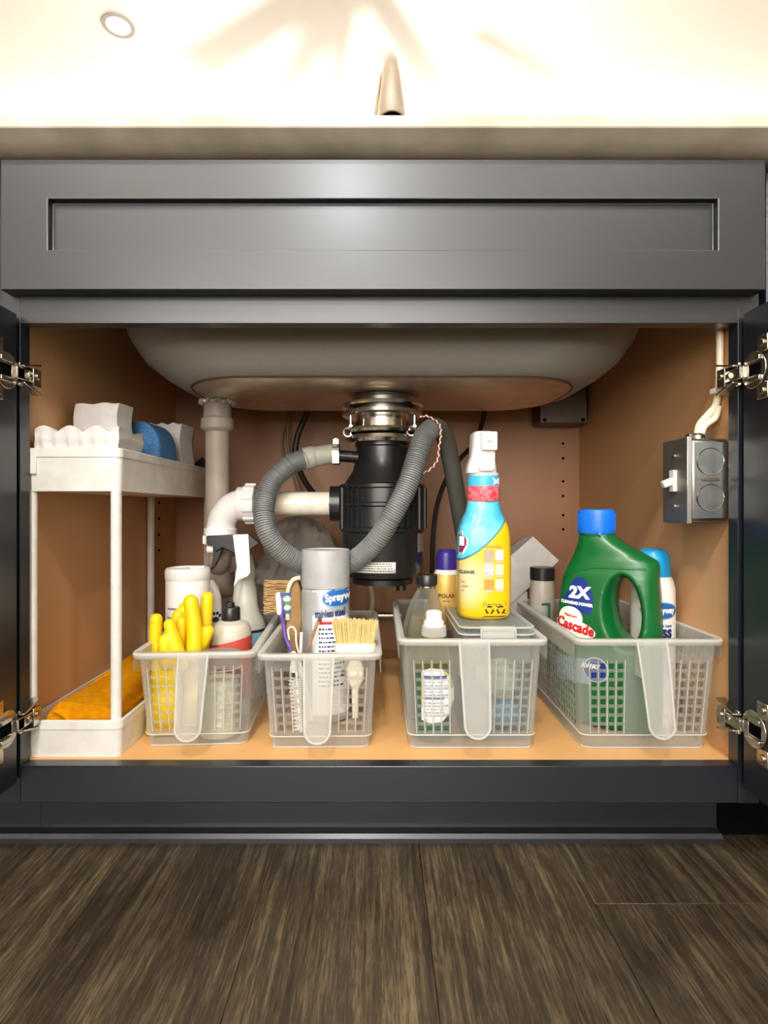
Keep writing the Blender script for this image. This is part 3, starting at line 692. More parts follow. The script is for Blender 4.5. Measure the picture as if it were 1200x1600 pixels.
o = mk('black_scrubber', ([(x, y, z*2.1) for x, y, z in v], f), mat('black_scouring_pad', (22, 22, 24), .9), None, smooth=60, loc=(-.348, 1.085, tz)); props(o, 'small black scouring pad at the back end of the upper tray', 'scrubber')
o.scale = (.75, .6, .92)
# yellow cloth, rolled along its left edge, in the lower tray
CL = mat('mustard_microfibre', (220, 150, 4), .95, spec=.1, noise=(120, (196, 126, 2), .8), bump=(900, .5))
cl = T('cleaning_cloth', 'mustard yellow microfibre cloth rolled up in the lower white tray', 'cloth', (-.375, .90, .139))
V, F = [], []; nx, ny = 30, 34
for j in range(ny+1):
    for i in range(nx+1):
        u, w_ = i/nx, j/ny; x = -.424+.097*u; y = .735+.35*w_
        z = .158+.042*math.sin(PI*min(1, .30+.75*u)*.8)+.018*w_*u+.006*math.sin(9*u+5*w_)*.5-.02*(1-min(1, u*5))*.5
        V.append((x, y, z))
F = [(j*(nx+1)+i, j*(nx+1)+i+1, (j+1)*(nx+1)+i+1, (j+1)*(nx+1)+i) for j in range(ny) for i in range(nx)]
n0 = len(V); V += [(x, y, .139) for x, y, z in V]
F += [(a+n0, b+n0, c_+n0, d_+n0)[::-1] for a, b, c_, d_ in list(F)]
bd = [i for i in range(nx+1)]+[j*(nx+1)+nx for j in range(1, ny+1)]+[ny*(nx+1)+i for i in range(nx-1, -1, -1)]+[j*(nx+1) for j in range(ny-1, 0, -1)]
F += [(bd[k], bd[(k+1) % len(bd)], bd[(k+1) % len(bd)]+n0, bd[k]+n0) for k in range(len(bd))]
mk('folded_sheet', (V, F), CL, cl, world=True, smooth=60)
sp_ = []
for k in range(60):
    a = k*.24; r = .004+.021*k/60; sp_.append((-.410+r*math.cos(a), .1645+r*math.sin(a)))
V = [(x, .727, z) for x, z in sp_]+[(x, 1.06, z+.02) for x, z in sp_]; n = len(sp_)
mk('rolled_edge', (V, [(i, i+1, n+i+1, n+i) for i in range(n-1)]), CL, cl, world=True, smooth=60, solid=.0016)
# ------------------------------------------------------------------ handled baskets
def make_basket(wt, wb, dt, db, h, hole, pitch, ncol_f, nrow, ncol_s, hh, label, rim_gap=.030):
    t = T('storage_basket', label, 'basket')
    cols = []          # (param start, hole?) walking the outline; outline points for top & bottom
    def side(p0, p1, n_groups):
        """p0->p1 top points; n_groups: list of (centre offset along the side, number of columns)"""
        L = math.dist(p0, p1); cuts = [0]; flags = []
        for cpos, nc in n_groups:
            s = L/2+cpos-(nc*pitch-(pitch-hole))/2
            for k in range(nc):
                a = s+k*pitch; cuts += [a, a+hole]; flags += [False, True]
        cuts.append(L); flags.append(False)
        return [c_/L for c_ in cuts], flags
    r = .010
    def outline(w, d):
        a, b = w/2, d/2
        return [((-a+r, -b), (a-r, -b)), ((a, -b+r), (a, b-r)), ((a-r, b), (-a+r, b)), ((-a, b-r), (-a, -b+r))], (a, b)
    top, (at, bt) = outline(wt, dt); bot, (ab, bb) = outline(wb, db)
    gf = wt*.5*.61
    specs = [[(-gf, ncol_f), (gf, ncol_f)], [(0, ncol_s)], [(-gf, ncol_f), (gf, ncol_f)], [(0, ncol_s)]]
    PT, PB, FL = [], [], []
    cc = [((at-r, -bt+r), (ab-r, -bb+r), -PI/2), ((at-r, bt-r), (ab-r, bb-r), 0), ((-at+r, bt-r), (-ab+r, bb-r), PI/2), ((-at+r, -bt+r), (-ab+r, -bb+r), PI)]
    for k in range(4):
        fr, fl = side(*top[k], specs[k])
        for i, q in enumerate(fr):
            PT.append(tuple(top[k][0][m]+(top[k][1][m]-top[k][0][m])*q for m in (0, 1)))
            PB.append(tuple(bot[k][0][m]+(bot[k][1][m]-bot[k][0][m])*q for m in (0, 1)))
            if i < len(fr)-1: FL.append(fl[i])
        ct_, cb_, a0 = cc[k]
        FL.append(False)
        for i in range(1, 4):
            a = a0+PI/2*i/4
            PT.append((ct_[0]+r*math.cos(a), ct_[1]+r*math.sin(a))); PB.append((cb_[0]+r*math.cos(a), cb_[1]+r*math.sin(a))); FL.append(False)
    n = len(PT)
    z1 = h*.20; rows = [(0, False), (h*.125, False), (h*.135, False)]
    z = .0235
    for k in range(nrow):
        rows.append((z, True)); rows.append((z+hole*1.02, False)); z += pitch*1.0
    zend = z
    rows.append((h, False))
    V, F = [], []
    for zz, _ in rows:
        q = zz/h; ins = 0 if zz > h*.13 else -.0015
        for i in range(n):
            x = PB[i][0]+(PT[i][0]-PB[i][0])*q; y = PB[i][1]+(PT[i][1]-PB[i][1])*q
            s = 1+ins/.07
            V.append((x*s, y*(1+ins/.14), zz))
    for k in range(len(rows)-1):
        for i in range(n):
            if rows[k][1] and FL[i]: continue
            j = (i+1) % n; F.append((k*n+i, k*n+j, (k+1)*n+j, (k+1)*n+i))
    F.append(tuple(range(n)))
    mk('wall', (V, F), FROST, t, smooth=30, solid=.0016)
    # thin ridges around the hole rows and the ridge above the foot
    rg = []
    fr, fl = side(*top[0], specs[0])
    for g_ in (-gf, gf):
        for k in range(ncol_f+1):
            xx = g_-(ncol_f*pitch-(pitch-hole))/2+k*pitch-(pitch-hole)/2
            def pt(zz): q = zz/h; return ((xx/(wt/2))*(ab+(at-ab)*q), -(bb+(bt-bb)*q)-.001, zz)
            rg.append(tube([pt(.021), pt(zend)], .0006, 6, raw=True))
    def ring(zz, rr, oo=.0012):
        q = zz/h; a, b = ab+(at-ab)*q+oo, bb+(bt-bb)*q+oo
        p = rrect(0, 0, zz, a, b, r, 3); p.append(p[0]); return tube([(x, y, z_-.003*math.exp(-(x/.014)**2)*(1 if y < 0 else 0)) for x, y, z_ in p], rr, 6, raw=True)
    rg.append(ring(h*.13, .0009)); rg.append(ring(.0012, .0011, -.0015))
    mk('ridges', rg, FROST2, t, smooth=60)
    a, b = at, bt
    R = [rrect(0, 0, h-.016, a+.0065, b+.0065, r+.004, 4), rrect(0, 0, h-.002, a+.0075, b+.0075, r+.005, 4), rrect(0, 0, h, a+.0065, b+.0065, r+.004, 4), rrect(0, 0, h, a-.0008, b-.0008, r, 4)]
    R[0] = [(x, y, h-.007) for x, y, z_ in R[0]]
    mk('rim', loft(R, False, False), FROST2, t, smooth=35, solid=.0016)
    # skirts at the corners
    for sx_ in (-1, 1):
        mk('rim_skirt', (box(*sorted((sx_*(a+.0055), sx_*(a+.0068))), -b+.004, b-.004, h-.026, h-.004)), FROST, t, bev=.0005)
    # pull handle: tongue hanging from the front rim, leaning outward
    wtp, wbt = .0185, .0150; V, F = [], []; K = 22; out1, out2 = [], []
    y_t, y_b = -b-.006, -b-.036
    for k in range(K+1):
        s = 1-(1-k/K)**1.7; w_ = wtp+(wbt-wtp)*s; zz = h-.002-hh*s; dist = hh*(1-s)
        if dist < w_: w_ = w_*math.sqrt(max(0.0, 1-((w_-dist)/w_)**2))+.0004
        y = y_t+(y_b-y_t)*s**.85
        V += [(-w_, y, zz), (-w_*.4, y-.001, zz), (w_*.4, y-.001, zz), (w_, y, zz)]
        out1.append((-w_, y-.0008, zz)); out2.append((w_, y-.0008, zz))
    for k in range(K):
        for i in range(3): F.append((k*4+i, k*4+i+1, (k+1)*4+i+1, (k+1)*4+i))
    g1 = mk('handle', (V, F), FROSTH, t, smooth=50, solid=.0022)
    edge = tube(out1+out2[::-1], .0014, 8, raw=True)
    
    for sx_ in (-1, 1):
        x = sx_*(wtp-.0006)
        mk('gusset', ([(x, -b, h-.002), (x, y_t, h-.002), (x, y_t-.012, h-.002-hh*.38), (x, -b+(bt-bb)*-.0, h-.045)], [(0, 1, 2, 3)]), FROST, t, smooth=0, solid=.0014)
    mk('handle_edge', edge, FROST2, g1, smooth=60)
    return t
b1 = make_basket(.143, .128, .30, .275, .125, .0078, .0118, 3, 7, 22, .098, 'translucent handled basket holding yellow rubber gloves and a jar')
b1.location = (-.2445, .893, .1355); b1.rotation_euler.z = math.radians(3.2)
def copy_tree(o, parent=None):
    c_ = o.copy(); COL.objects.link(c_); c_.parent = parent
    for ch in list(o.children): copy_tree(ch, c_)
    return c_
GB = 'translucent handled baskets'
b2 = copy_tree(b1); b2['label'] = 'translucent handled basket holding the steel polish can and brushes'
b2.location = (-.0785, .885, .1355); b2.rotation_euler.z = math.radians(1.2)
b3 = make_basket(.175, .160, .31, .285, .144, .0077, .0116, 4, 8, 23, .110, 'translucent handled basket with the yellow and blue spray bottle above it')
b3.location = (.1193, .888, .1355); b3.rotation_euler.z = math.radians(0)
b4 = copy_tree(b3); b4['label'] = 'translucent handled basket at far right holding the green detergent bottle'
b4.location = (.3418, .888, .1355)
for b_ in (b1, b2, b3, b4): b_['group'] = GB
FZ = .1375
# ------------------------------------------------------------------ basket 1: gloves, jar, canister, bottles
YEL = mat('yellow_rubber', (240, 208, 14), .45, noise=(60, (232, 196, 8), .5))
PRL = mat('matte_ink', (40, 40, 44), .6)
def glove(label, loc, fingers, palm, cuff, rz=0):
    t = T('rubber_glove', label, 'glove', loc, rz)
    gs = []
    for (a, b, r0, r1, bend) in fingers:
        gs.append(capsule(Vector(a)-Vector(loc), Vector(b)-Vector(loc), r0*1.08, r1*1.16, bend=bend))
    # palm: lofted flattened sections from the knuckles to the cuff
    rings = []
    for (x, y, z, a_, b_) in palm:
        rings.append(sup(x-loc[0], y-loc[1], z-loc[2], a_, b_, 2.3, 28))
    gs.append(loft(rings))
    mk('hand', fuse(gs, .0024, 5), YEL, t, smooth=80)
    rings = [sup(x-loc[0], y-loc[1], z-loc[2], a_, b_, 2.3, 40) for (x, y, z, a_, b_) in cuff]
    mk('cuff', loft(rings, False, False), YEL, t, smooth=60, solid=.001)
    x, y, z, a_, b_ = cuff[-1]
    mk('cuff_bead', tube([(p[0], p[1], p[2]) for p in sup(x-loc[0], y-loc[1], z-loc[2], a_, b_, 2.3, 40)]+[sup(x-loc[0], y-loc[1], z-loc[2], a_, b_, 2.3, 40)[0]], .0013, 6, raw=True), YEL, t, smooth=60)
    return t
def fp(x, y, Y): return tuple(P3(x, y, Y))
glove('left yellow rubber glove, fingers up and spread, next to the white tray post', (px(262, .79), .79, FZ),
      [(fp(247, 1030, .80), fp(244, 968, .80), .0088, .0078, (-.002, 0, 0)), (fp(285, 1040, .785), fp(265, 976, .785), .0088, .0074, (0, 0, 0)),
       (fp(278, 1035, .805), fp(284, 972, .81), .0085, .0070, (0, 0, 0)), (fp(262, 1035, .782), fp(258, 1003, .782), .010, .009, (0, 0, 0))],
      [(px(266, .793), .793, pz(1008, .793), .014, .010), (px(264, .793), .793, pz(1022, .793), .0215, .014), (px(262, .793), .793, pz(1045, .793), .0225, .015), (px(260, .793), .793, pz(1070, .793), .021, .014)],
      [(px(260, .793), .793, pz(1066, .793), .021, .014), (px(258, .793), .793, pz(1100, .793), .022, .014), (px(256, .793), .793, FZ+.004, .024, .013)])
glove('right yellow rubber glove with long crossed fingers in front of the white canister', (px(298, .825), .825, FZ),
      [(fp(303, 1025, .80), fp(298, 940, .805), .0108, .0090, (.003, 0, 0)), (fp(283, 1020, .825), fp(279, 962, .83), .0095, .0080, (-.004, 0, 0)),
       (fp(314, 1020, .828), fp(324, 934, .835), .0098, .0080, (.001, 0, 0)), (fp(306, 1025, .81), fp(326, 986, .812), .0088, .0074, (0, 0, 0)),
       (fp(290, 1010, .833), fp(289, 950, .838), .009, .008, (0, 0, 0))],
      [(px(300, .823), .823, pz(1000, .823), .017, .012), (px(299, .823), .823, pz(1015, .823), .0225, .0145), (px(298, .823), .823, pz(1045, .823), .023, .015), (px(300, .823), .823, pz(1070, .823), .020, .014)],
      [(px(300, .823), .823, pz(1066, .823), .020, .0138), (px(298, .823), .823, pz(1100, .823), .022, .013), (px(294, .823), .823, FZ+.004, .024, .013)])
# jar
jx, jy = px(343, .785), .785
j = T('glass_jar', 'clear glass jar of white powder behind the front of the left basket', 'jar', (jx, jy, FZ))
mk('glass', lathe([(.004, .0003), (.026, .0003), (.0285, .004), (.0287, .03), (.0283, .085), (.026, .092), (.0255, .096)], 40, cap1=False), GLASS, j)
mk('powder', lathe([(.024, .003), (.0268, .006), (.0270, .05), (.0266, .072), (.021, .078), (.012, .0745), (.004, .078)], 32), mat('white_powder', (238, 232, 220), .95, bump=(700, 1.0)), j)
mk('lid', lathe([(.0268, .093), (.0285, .094), (.0288, .110), (.0275, .1125), (.02, .1135), (.002, .1125)], 40, cap0=False), clear('milky_lid', (225, 222, 215), (190, 186, 176), .35), j)
mk('lid_rim', tube([(.0290*math.cos(a), .0290*math.sin(a), .0935) for a in [2*PI*k/40 for k in range(41)]], .0010, 6, raw=True), FROST2, j)
# canister
c_ = T('wipes_canister', 'white lidded canister with small black print at the back of the left basket', 'canister', (-.2915, .885, FZ))
cb = mk('body', lathe([(.031, 0), (.0325, .003), (.0325, .200)], 44), mat('white_glossy_wrap', (232, 229, 226), .35), c_)
mk('lid', [lathe([(.0325, .199), (.0335, .201), (.0335, .212), (.0315, .2165), (.027, .2175), (.0262, .2150), (.003, .2145)], 44, cap0=False), tf(cbox((.012, .012, .2165), (.022, .014, .004)))], WHITE, c_, bev=.0008)
pr = [gtext('WIPES', .0055, .0001, -.0185, .158), gtext('Disinfecting cleaner', .0052, .0001, -.0055, .1445), gtext('Kills germs', .0052, .0001, -.0125, .1385), grect(-.028, -.012, .1255, .1295, 8, 1)]
pr += textlines(-.016, .118, .020, 7, .005, .0018, 3)
decal('small_print', cb, pr, PRL, yaw=math.radians(10))
# paw bottle
p_ = T('squeeze_bottle', 'round-shouldered white bottle with a black paw print, behind the gloves', 'bottle', (-.2815, .952, FZ))
pb = mk('body', lathe([(.021, 0), (.0235, .004), (.0235, .14), (.0225, .160), (.018, .178), (.010, .1885), (.002, .1915)], 40), mat('white_bottle', (222, 220, 216), .4), p_)
g = [gell(0, .1275, .0055, .0045)]+[gell(x, z, .0022, .0029) for x, z in ((-.0065, .133), (-.0024, .1375), (.0028, .1375), (.0068, .133))]
decal('paw_print', pb, [([(x+.0125, z) for x, z in a], f) for a, f in g], PRL, yaw=math.radians(16))
decal('small_print', pb, textlines(.012, .115, .016, 5, .006, .0022, 5), INK2, yaw=math.radians(16))
# flip-cap bottle
q_ = T('squeeze_bottle', 'translucent bottle with black flip cap and red label in the left basket', 'bottle', (-.2215, .868, FZ))
qb = mk('body', lathe([(.027, 0), (.030, .004), (.0305, .05), (.0305, .116), (.0295, .128), (.025, .136), (.015, .1395), (.012, .141)], 44), mat('cloudy_bottle', (190, 184, 170), .35), q_)
mk('label', loft([[(x, y, z+(.0065*(x/.03) if z > .05 else 0)) for x, y, z in sup(0, 0, zz, .0309, .0309, 2, 44)] for zz in (.03, .112)], False, False), mat('red_label', (196, 74, 66), .45), q_)
mk('cap', [lathe([(.0132, .139), (.0136, .141), (.0136, .158), (.0125, .160), (.003, .160)], 32), lathe([(.006, .159), (.0055, .166), (.004, .168)], 20), cbox((0, -.004, .164), (.008, .010, .008))], BLACK, q_, bev=.0006)
mk('cap_spout', tube([(-.006, -.008, .166), (0, -.009, .171), (.006, -.008, .167)], .0018, 10), BLACK, q_)
# grey-white spray bottle, nozzle to the left
s_ = T('spray_bottle', 'cloudy spray bottle with black and white trigger head and blue label', 'bottle', (-.2195, .952, FZ))
mk('body', lathe([(.031, 0), (.034, .004), (.0345, .06), (.034, .105), (.033, .116), (.029, .127), (.0235, .137), (.0205, .15), (.0185, .175), (.0155, .188), (.014, .196)], 44), mat('cloudy_bottle_tall', (186, 184, 174), .35), s_)
mk('label', lathe([(.0349, .02), (.0349, .108)], 44, cap0=False, cap1=False), mat('light_blue_label', (126, 176, 196), .45), s_)
mk('label_stripe', lathe([(.0352, .1085), (.0350, .112), (.0340, .1125)], 44, cap0=False, cap1=False), INK, s_)
sx0 = s_.location
def S_(x, y, Y=.918): p = P3(x, y, Y); return (p.x-sx0[0], p.z-sx0[2])
mk('collar', lathe([(.0155, .190), (.0165, .195), (.0160, .208), (.013, .222), (.011, .232)], 28), mat('grey_collar', (196, 194, 184), .4), s_)
hd_ = [S_(325, 837), S_(390, 834), S_(408, 848), S_(394, 858), (S_(380, 866)), S_(376, 868), S_(350, 855), S_(340, 862), S_(335, 852), S_(325, 850)]
mk('trigger_head', prism(hd_, -.044, -.022), BLACK, s_, bev=.0015)
mk('trigger', prism([S_(335, 850), S_(349, 852), S_(345, 868), S_(337, 884), S_(330, 892), S_(334, 872)], -.039, -.027), BLACK, s_, bev=.001)
mk('nozzle', [disc((S_(329, 858)[0], -.033, S_(329, 858)[1]), .006, .010, 'x', 18)], WHITE, s_)
mk('shroud', prism([S_(367, 835), S_(391, 834), S_(393, 870), S_(394, 893), S_(390, 899), S_(376, 905), S_(368, 916), S_(371, 900), S_(373, 885)], -.048, -.044), mat('white_shroud', (232, 228, 218), .35), s_, bev=.0012)
mk('dark_slot', cbox((S_(366, 880)[0], -.026, S_(366, 880)[1]), (.009, .016, .024)), BLACK, s_, bev=.001)
# ------------------------------------------------------------------ basket 2
def can(name, label, x, y, R, H, ztop, capcol, bodycol, cat='spray can', capR=None, dome=False):
    t = T(name, label, cat, (x, y, FZ))
    capR = capR or R
    zb = ztop
    body_ = mk('body', lathe([(R*.90, .0), (R*.985, .0015), (R*.985, .004), (R, .006), (R, zb-.008), (R*.98, zb-.003), (R*.94, zb)], 48), bodycol, t)
    if not dome: mk('cap', lathe([(capR*.97, zb-.0005), (capR, zb), (capR, H-.002), (capR*.98, H), (capR*.93, H), (capR*.88, H-.002), (.001, H-.003)], 48), capcol, t)
    return t, body_
CANG = mat('can_silver', (176, 180, 184), .35, metal=.35)
t2, cb2 = can('polish_can', 'grey-capped stainless steel polish spray can in the second basket', px(509, .862), .862, .0356, .2465, .1915, mat('grey_cap', (158, 160, 162), .4), CANG)
cy_ = math.radians(4)
WPR = mat('white_print', (236, 236, 238), .4); BLUEP = mat('blue_print', (32, 92, 164), .4); LBLU = mat('pale_blue_print', (120, 168, 210), .4)
NAVP = mat('navy_print', (40, 52, 110), .45); REDP = mat('red_print', (190, 44, 46), .45)
decal('white_label', cb2, grect(-.018, .035, .012, .189, 40, 3), WPR, yaw=cy_)
decal('oval_rim', cb2, gell(.0185, .1795, .0235, .0138, rot=.12), LBLU, yaw=cy_, off=.0006)
decal('oval_logo', cb2, gell(.0185, .1795, .0217, .0122, rot=.12), BLUEP, yaw=cy_, off=.0009)
decal('logo_lettering', cb2, gtext('Sprayway', .0150, .0006, -.0005, .1780, sx=.80, align='LEFT', rot=.10), WPR, yaw=cy_, off=.0012)
decal('product_lettering', cb2, gtext('stainless steel', .0155, .0006, -.0145, .1555, sx=.50, align='LEFT', rot=.06), NAVP, yaw=cy_, off=.0007)
decal('red_bar', cb2, grect(-.008, .03, .1415, .1455, 20, 1), REDP, yaw=cy_, off=.0007)
decal('small_print', cb2, textlines(.009, .1345, .036, 14, .0062, .0024, 9), NAVP, yaw=cy_, off=.0007)
# tan dish brush, bristles up
bx_, by_ = px(555, .77), .77
db = T('dish_brush', 'tan bristled brush with cream collar standing at the front right of the second basket', 'brush', (bx_, by_, FZ))
zc0, zc1, zt = pz(1027, .75)-FZ, pz(1009, .75)-FZ, pz(969, .77)-FZ
mk('collar', loft([rrect(0, 0, z, a, b, min(a, b)*.8, 6) for z, a, b in ((zc0, .023, .0105), (zc0+.002, .0262, .0125), (zc1-.002, .0272, .013), (zc1, .0265, .0125))]), mat('cream_plastic', (240, 232, 208), .4), db)
mk('handle', loft([rrect(0, .0, z, a, b, min(a, b)*.9, 6) for z, a, b in ((zc0-.085, .004, .003), (zc0-.045, .005, .004), (zc0-.034, .0115, .005), (zc0-.02, .012, .006), (zc0-.008, .0075, .006), (zc0+.001, .009, .006))]), mat('cream_handle', (226, 218, 200), .4), db)
br = []; r_ = random.Random(4)
for i in range(26):
    for jx_ in range(9):
        u = (i+.5+r_.uniform(-.3, .3))/26*2-1; w_ = (jx_+.5+r_.uniform(-.3, .3))/9*2-1
        x0_, y0_ = u*.0245, w_*.0105; x1_, y1_ = u*.030+r_.uniform(-.001, .001), w_*.0135
        L = zt+r_.uniform(-.0018, .001)-.0015*u
        br.append(tube([(x0_, y0_, zc1-.001), ((x0_+x1_)/2, (y0_+y1_)/2, (zc1+L)/2), (x1_, y1_, L)], .00095, 4, raw=True))
o = mk('bristles', br, mat('tan_bristle', (232, 204, 142), .7, noise=(200, (212, 178, 112), 1)), db, smooth=60); o['kind'] = 'stuff'
# toothbrush
tb = T('toothbrush', 'purple and white toothbrush with blue and green bristles leaning in the second basket', 'toothbrush', P3(470, 1100, .79))
TBP = [P3(436, 932, .79), P3(437, 955, .788), P3(443, 975, .786), P3(446, 995, .784), P3(456, 1018, .782), P3(468, 1045, .782), P3(478, 1075, .785), P3(486, 1125, .79)]
PUR = mat('purple_plastic', (92, 70, 152), .4); TW = mat('toothbrush_white', (238, 236, 232), .35)
mk('neck', tube(TBP[1:5], .0026, 12), PUR, tb, world=True)
mk('handle', tube(TBP[4:], lambda s: .0032+.0016*math.sin(min(1, s/.05)*PI), 14), TW, tb, world=True)
mk('head', fuse([capsule(P3(437, 957, .788), P3(435, 930, .79), .0042, .0042)], .0012, 3), TW, tb, world=True)
mk('purple_back', tube([P3(440, 931, .788), P3(442, 945, .786), P3(441, 962, .785), P3(444, 980, .785)], .0016, 10), PUR, tb, world=True)
for yy, h_, m_ in ((929, 5, mat('blue_bristle', (44, 84, 150), .6)), (937, 9, mat('white_bristle', (236, 238, 236), .6)), (943, 8, mat('green_bristle', (48, 150, 92), .6)), (950, 8, MATS['white_bristle']), (957, 5, MATS['blue_bristle'])):
    p0, p1 = P3(438, yy, .789), P3(454, yy-1, .789)
    g = [tube([p0+Vector((0, a*.0018, b*.0013)), p1+Vector((0, a*.0018, b*.0013))], .0007, 5, raw=True) for a in (-1, -.3, .3, 1) for b in (-1, 0, 1)]
    mk('bristle_tuft', g, m_, tb, world=True)
# wooden scrub brush at the back left of the basket, bristles to the left
wb = T('scrub_brush', 'wooden scrub brush with a pale curved back and straw bristles pointing left', 'brush', P3(452, 1000, .90))
mk('head', prism([(px(x, .90), pz(y, .90)) for x, y in ((466, 904), (472, 925), (474, 960), (472, 985), (468, 1010), (462, 1030), (452, 1028), (449, 1005), (448, 985), (450, 960), (452, 940), (452, 915), (458, 906))], .890, .915), mat('worn_wood', (176, 142, 92), .7, noise=(40, (140, 104, 60), 1)), wb, world=True, bev=.003)
mk('pale_cap', tube([P3(469, 903, .889), P3(458, 906, .887), P3(451, 920, .887), P3(449, 942, .887), P3(450, 968, .888)], .0036, 12), mat('pale_green_plastic', (206, 206, 180), .5), wb, world=True)
br = []
for i in range(24):
    for k in range(5):
        y_ = 908+i*2.1+r_.uniform(-1, 1); Y_ = .893+k*.0045
        br.append(tube([P3(453, y_, Y_), P3(434, y_+r_.uniform(-2, 2), Y_), P3(414+r_.uniform(-3, 3), y_+r_.uniform(-4, 4)+1, Y_)], .0008, 4, raw=True))
o = mk('bristles', br, mat('straw_bristle', (196, 164, 112), .8, noise=(150, (164, 128, 80), 1)), wb, world=True); o['kind'] = 'stuff'
# thin metal scraper
ms = T('metal_scraper', 'thin worn steel strip leaning in front of the steel polish can', 'tool', P3(470, 1090, .80))
a, b = P3(474, 1032, .805), P3(499, 966, .812); d_ = (b-a)
a2 = a-d_*1.2
n_ = Vector((.0035, 0, .0013))
mk('blade', ([tuple(p) for p in (a2-n_, a2+n_, b+n_*.9+d_*.02, b-n_*.9-d_*.03, a2-n_+Vector((0, .0012, 0)), a2+n_+Vector((0, .0012, 0)), b+n_*.9+d_*.02+Vector((0, .0012, 0)), b-n_*.9-d_*.03+Vector((0, .0012, 0)))],
   [(0, 1, 2, 3), (7, 6, 5, 4), (0, 4, 5, 1), (1, 5, 6, 2), (2, 6, 7, 3), (3, 7, 4, 0)]), mat('worn_steel', (120, 104, 88), .4, metal=.8, noise=(80, (90, 60, 44), 1)), ms, world=True)
mk('rusty_tip', cbox(tuple(b+Vector((.001, -.0006, -.002))), (.005, .002, .006), Matrix.Rotation(-.36, 3, 'Y')), mat('rust', (112, 48, 34), .7), ms, world=True)
# white hook
wh = T('wire_hook', 'small white wire hook looped between the toothbrush and the steel can', 'hook', P3(470, 1080, .80))
mk('wire', tube([P3(452, 1000, .80), P3(450, 984, .80), P3(456, 979, .80), P3(462, 986, .80), P3(463, 1005, .80), P3(470, 1035, .80), P3(476, 1080, .80)], .0012, 8), TW, wh, world=True)
mk('stem', tube([P3(471, 988, .81), P3(470, 1010, .81), P3(468, 1050, .81), P3(468, 1100, .81)], .0022, 8), TW, wh, world=True)
# bottle brush
bb = T('bottle_brush', 'small white twisted-wire bottle brush standing inside the front of the second basket', 'brush', P3(466, 1140, .765))
mk('wire', tube([P3(462, 1035, .765), P3(465, 1080, .765), P3(470, 1143, .765)], .0016, 8), TW, bb, world=True)
br = []
for k in range(150):
    t = k/150; p = P3(463.5+7*t, 1062+80*t, .765); a = k*2.4
    d_ = Vector((math.cos(a), math.sin(a)*.9, .12))*(.011)
    br.append(tube([p, p+d_], .0007, 4, raw=True))
o = mk('bristles', br, TW, bb, world=True); o['kind'] = 'stuff'
mk('grip', [lathe([(.004, 0), (.0055, .006), (.004, .014), (.0055, .02), (.003, .026)], 14, (px(459, .765), .765))], TW, bb, loc=(0, 0, 0))
g_ = [c for c in bb.children if c.name.startswith('grip')][0]; g_.location = (-bb.location.x, -bb.location.y, pz(1050, .765)-bb.location.z)
# ------------------------------------------------------------------ basket 3
# dish soap
sx_, sy_ = px(678, .775), .775
ds = T('dish_soap_bottle', 'clear dish soap bottle with white cap and blue liquid in the third basket', 'bottle', (sx_, sy_, FZ))
sec = [(0, .021, .014), (.004, .025, .017), (.05, .0265, .018), (.085, .0265, .018), (.105, .024, .017), (.122, .018, .014), (.134, .013, .0125), (.140, .012, .012)]
dsb = mk('bottle', loft([sup(0, 0, z, a, b, 2.4, 40) for z, a, b in sec]), clear('yellowish_clear', (240, 234, 196), (206, 200, 150), .10, rough=.1), ds)
mk('liquid', loft([sup(0, 0, z, a-.0014, b-.0014, 2.4, 36) for z, a, b in ((.002, .022, .015), (.006, .025, .017), (.05, .0262, .0178), (.088, .0262, .0178), (.0885, .0262, .0178))]), mat('teal_blue_liquid', (16, 104, 150), .2), ds)
mk('collar', lathe([(.0135, .136), (.0165, .138), (.0165, .145), (.0155, .151), (.013, .152)], 32), FROST2, ds)
mk('cap', lathe([(.0135, .150), (.0135, .156), (.0110, .158), (.0105, .169), (.008, .1705), (.001, .170)], 32), mat('milky_cap', (232, 232, 228), .4), ds)
lab = [(-.0185, .03), (-.0185, .094), (-.008, .098), (.008, .097), (.019, .088), (.0245, .07), (.0245, .055), (.018, .038), (.008, .028), (-.008, .026)]
decal('label', dsb, gstar([(x+.001, y) for x, y in lab], .001, .06, 6), WPR, off=.0005)
decal('label_bars', dsb, [grect(-.015, .015, .084, .0885, 10, 1), grect(-.015, .012, .0575, .0605, 10, 1)], mat('violet_blue_print', (84, 96, 160), .45), off=.0009)
decal('label_print', dsb, textlines(.001, .080, .031, 5, .0042, .0013, 11)+textlines(.001, .053, .031, 5, .0042, .0013, 12), mat('grey_blue_print', (140, 146, 176), .5), off=.0009)
# glass bottle
gb = T('glass_bottle', 'clear glass bottle with black screw cap and pale yellow liquid', 'bottle', (px(667, .86), .86, FZ))
mk('glass', lathe([(.028, 0), (.031, .004), (.0315, .10), (.030, .125), (.0235, .155), (.0165, .180), (.0125, .192), (.0125, .198)], 44), GLASS, gb)
mk('liquid', lathe([(.028, .003), (.0295, .006), (.0298, .10), (.0285, .123), (.0225, .150), (.0015, .1505)], 40), clear('pale_yellow_liquid', (226, 214, 150), (196, 184, 120), .3, rough=.1), gb)
mk('handle_loop', tube([(-.012, -.003, .186), (-.022, -.005, .168), (-.029, -.007, .148), (-.034, -.008, .12)], .0028, 10), GLASS, gb)
mk('cap', [lathe([(.0135, .193), (.0155, .195), (.0158, .206), (.0145, .209), (.001, .2095)], 36)], BLACK, gb)
mk('cap_ring', lathe([(.013, .190), (.0140, .1905), (.0140, .193), (.013, .193)], 36), CHROME, gb)
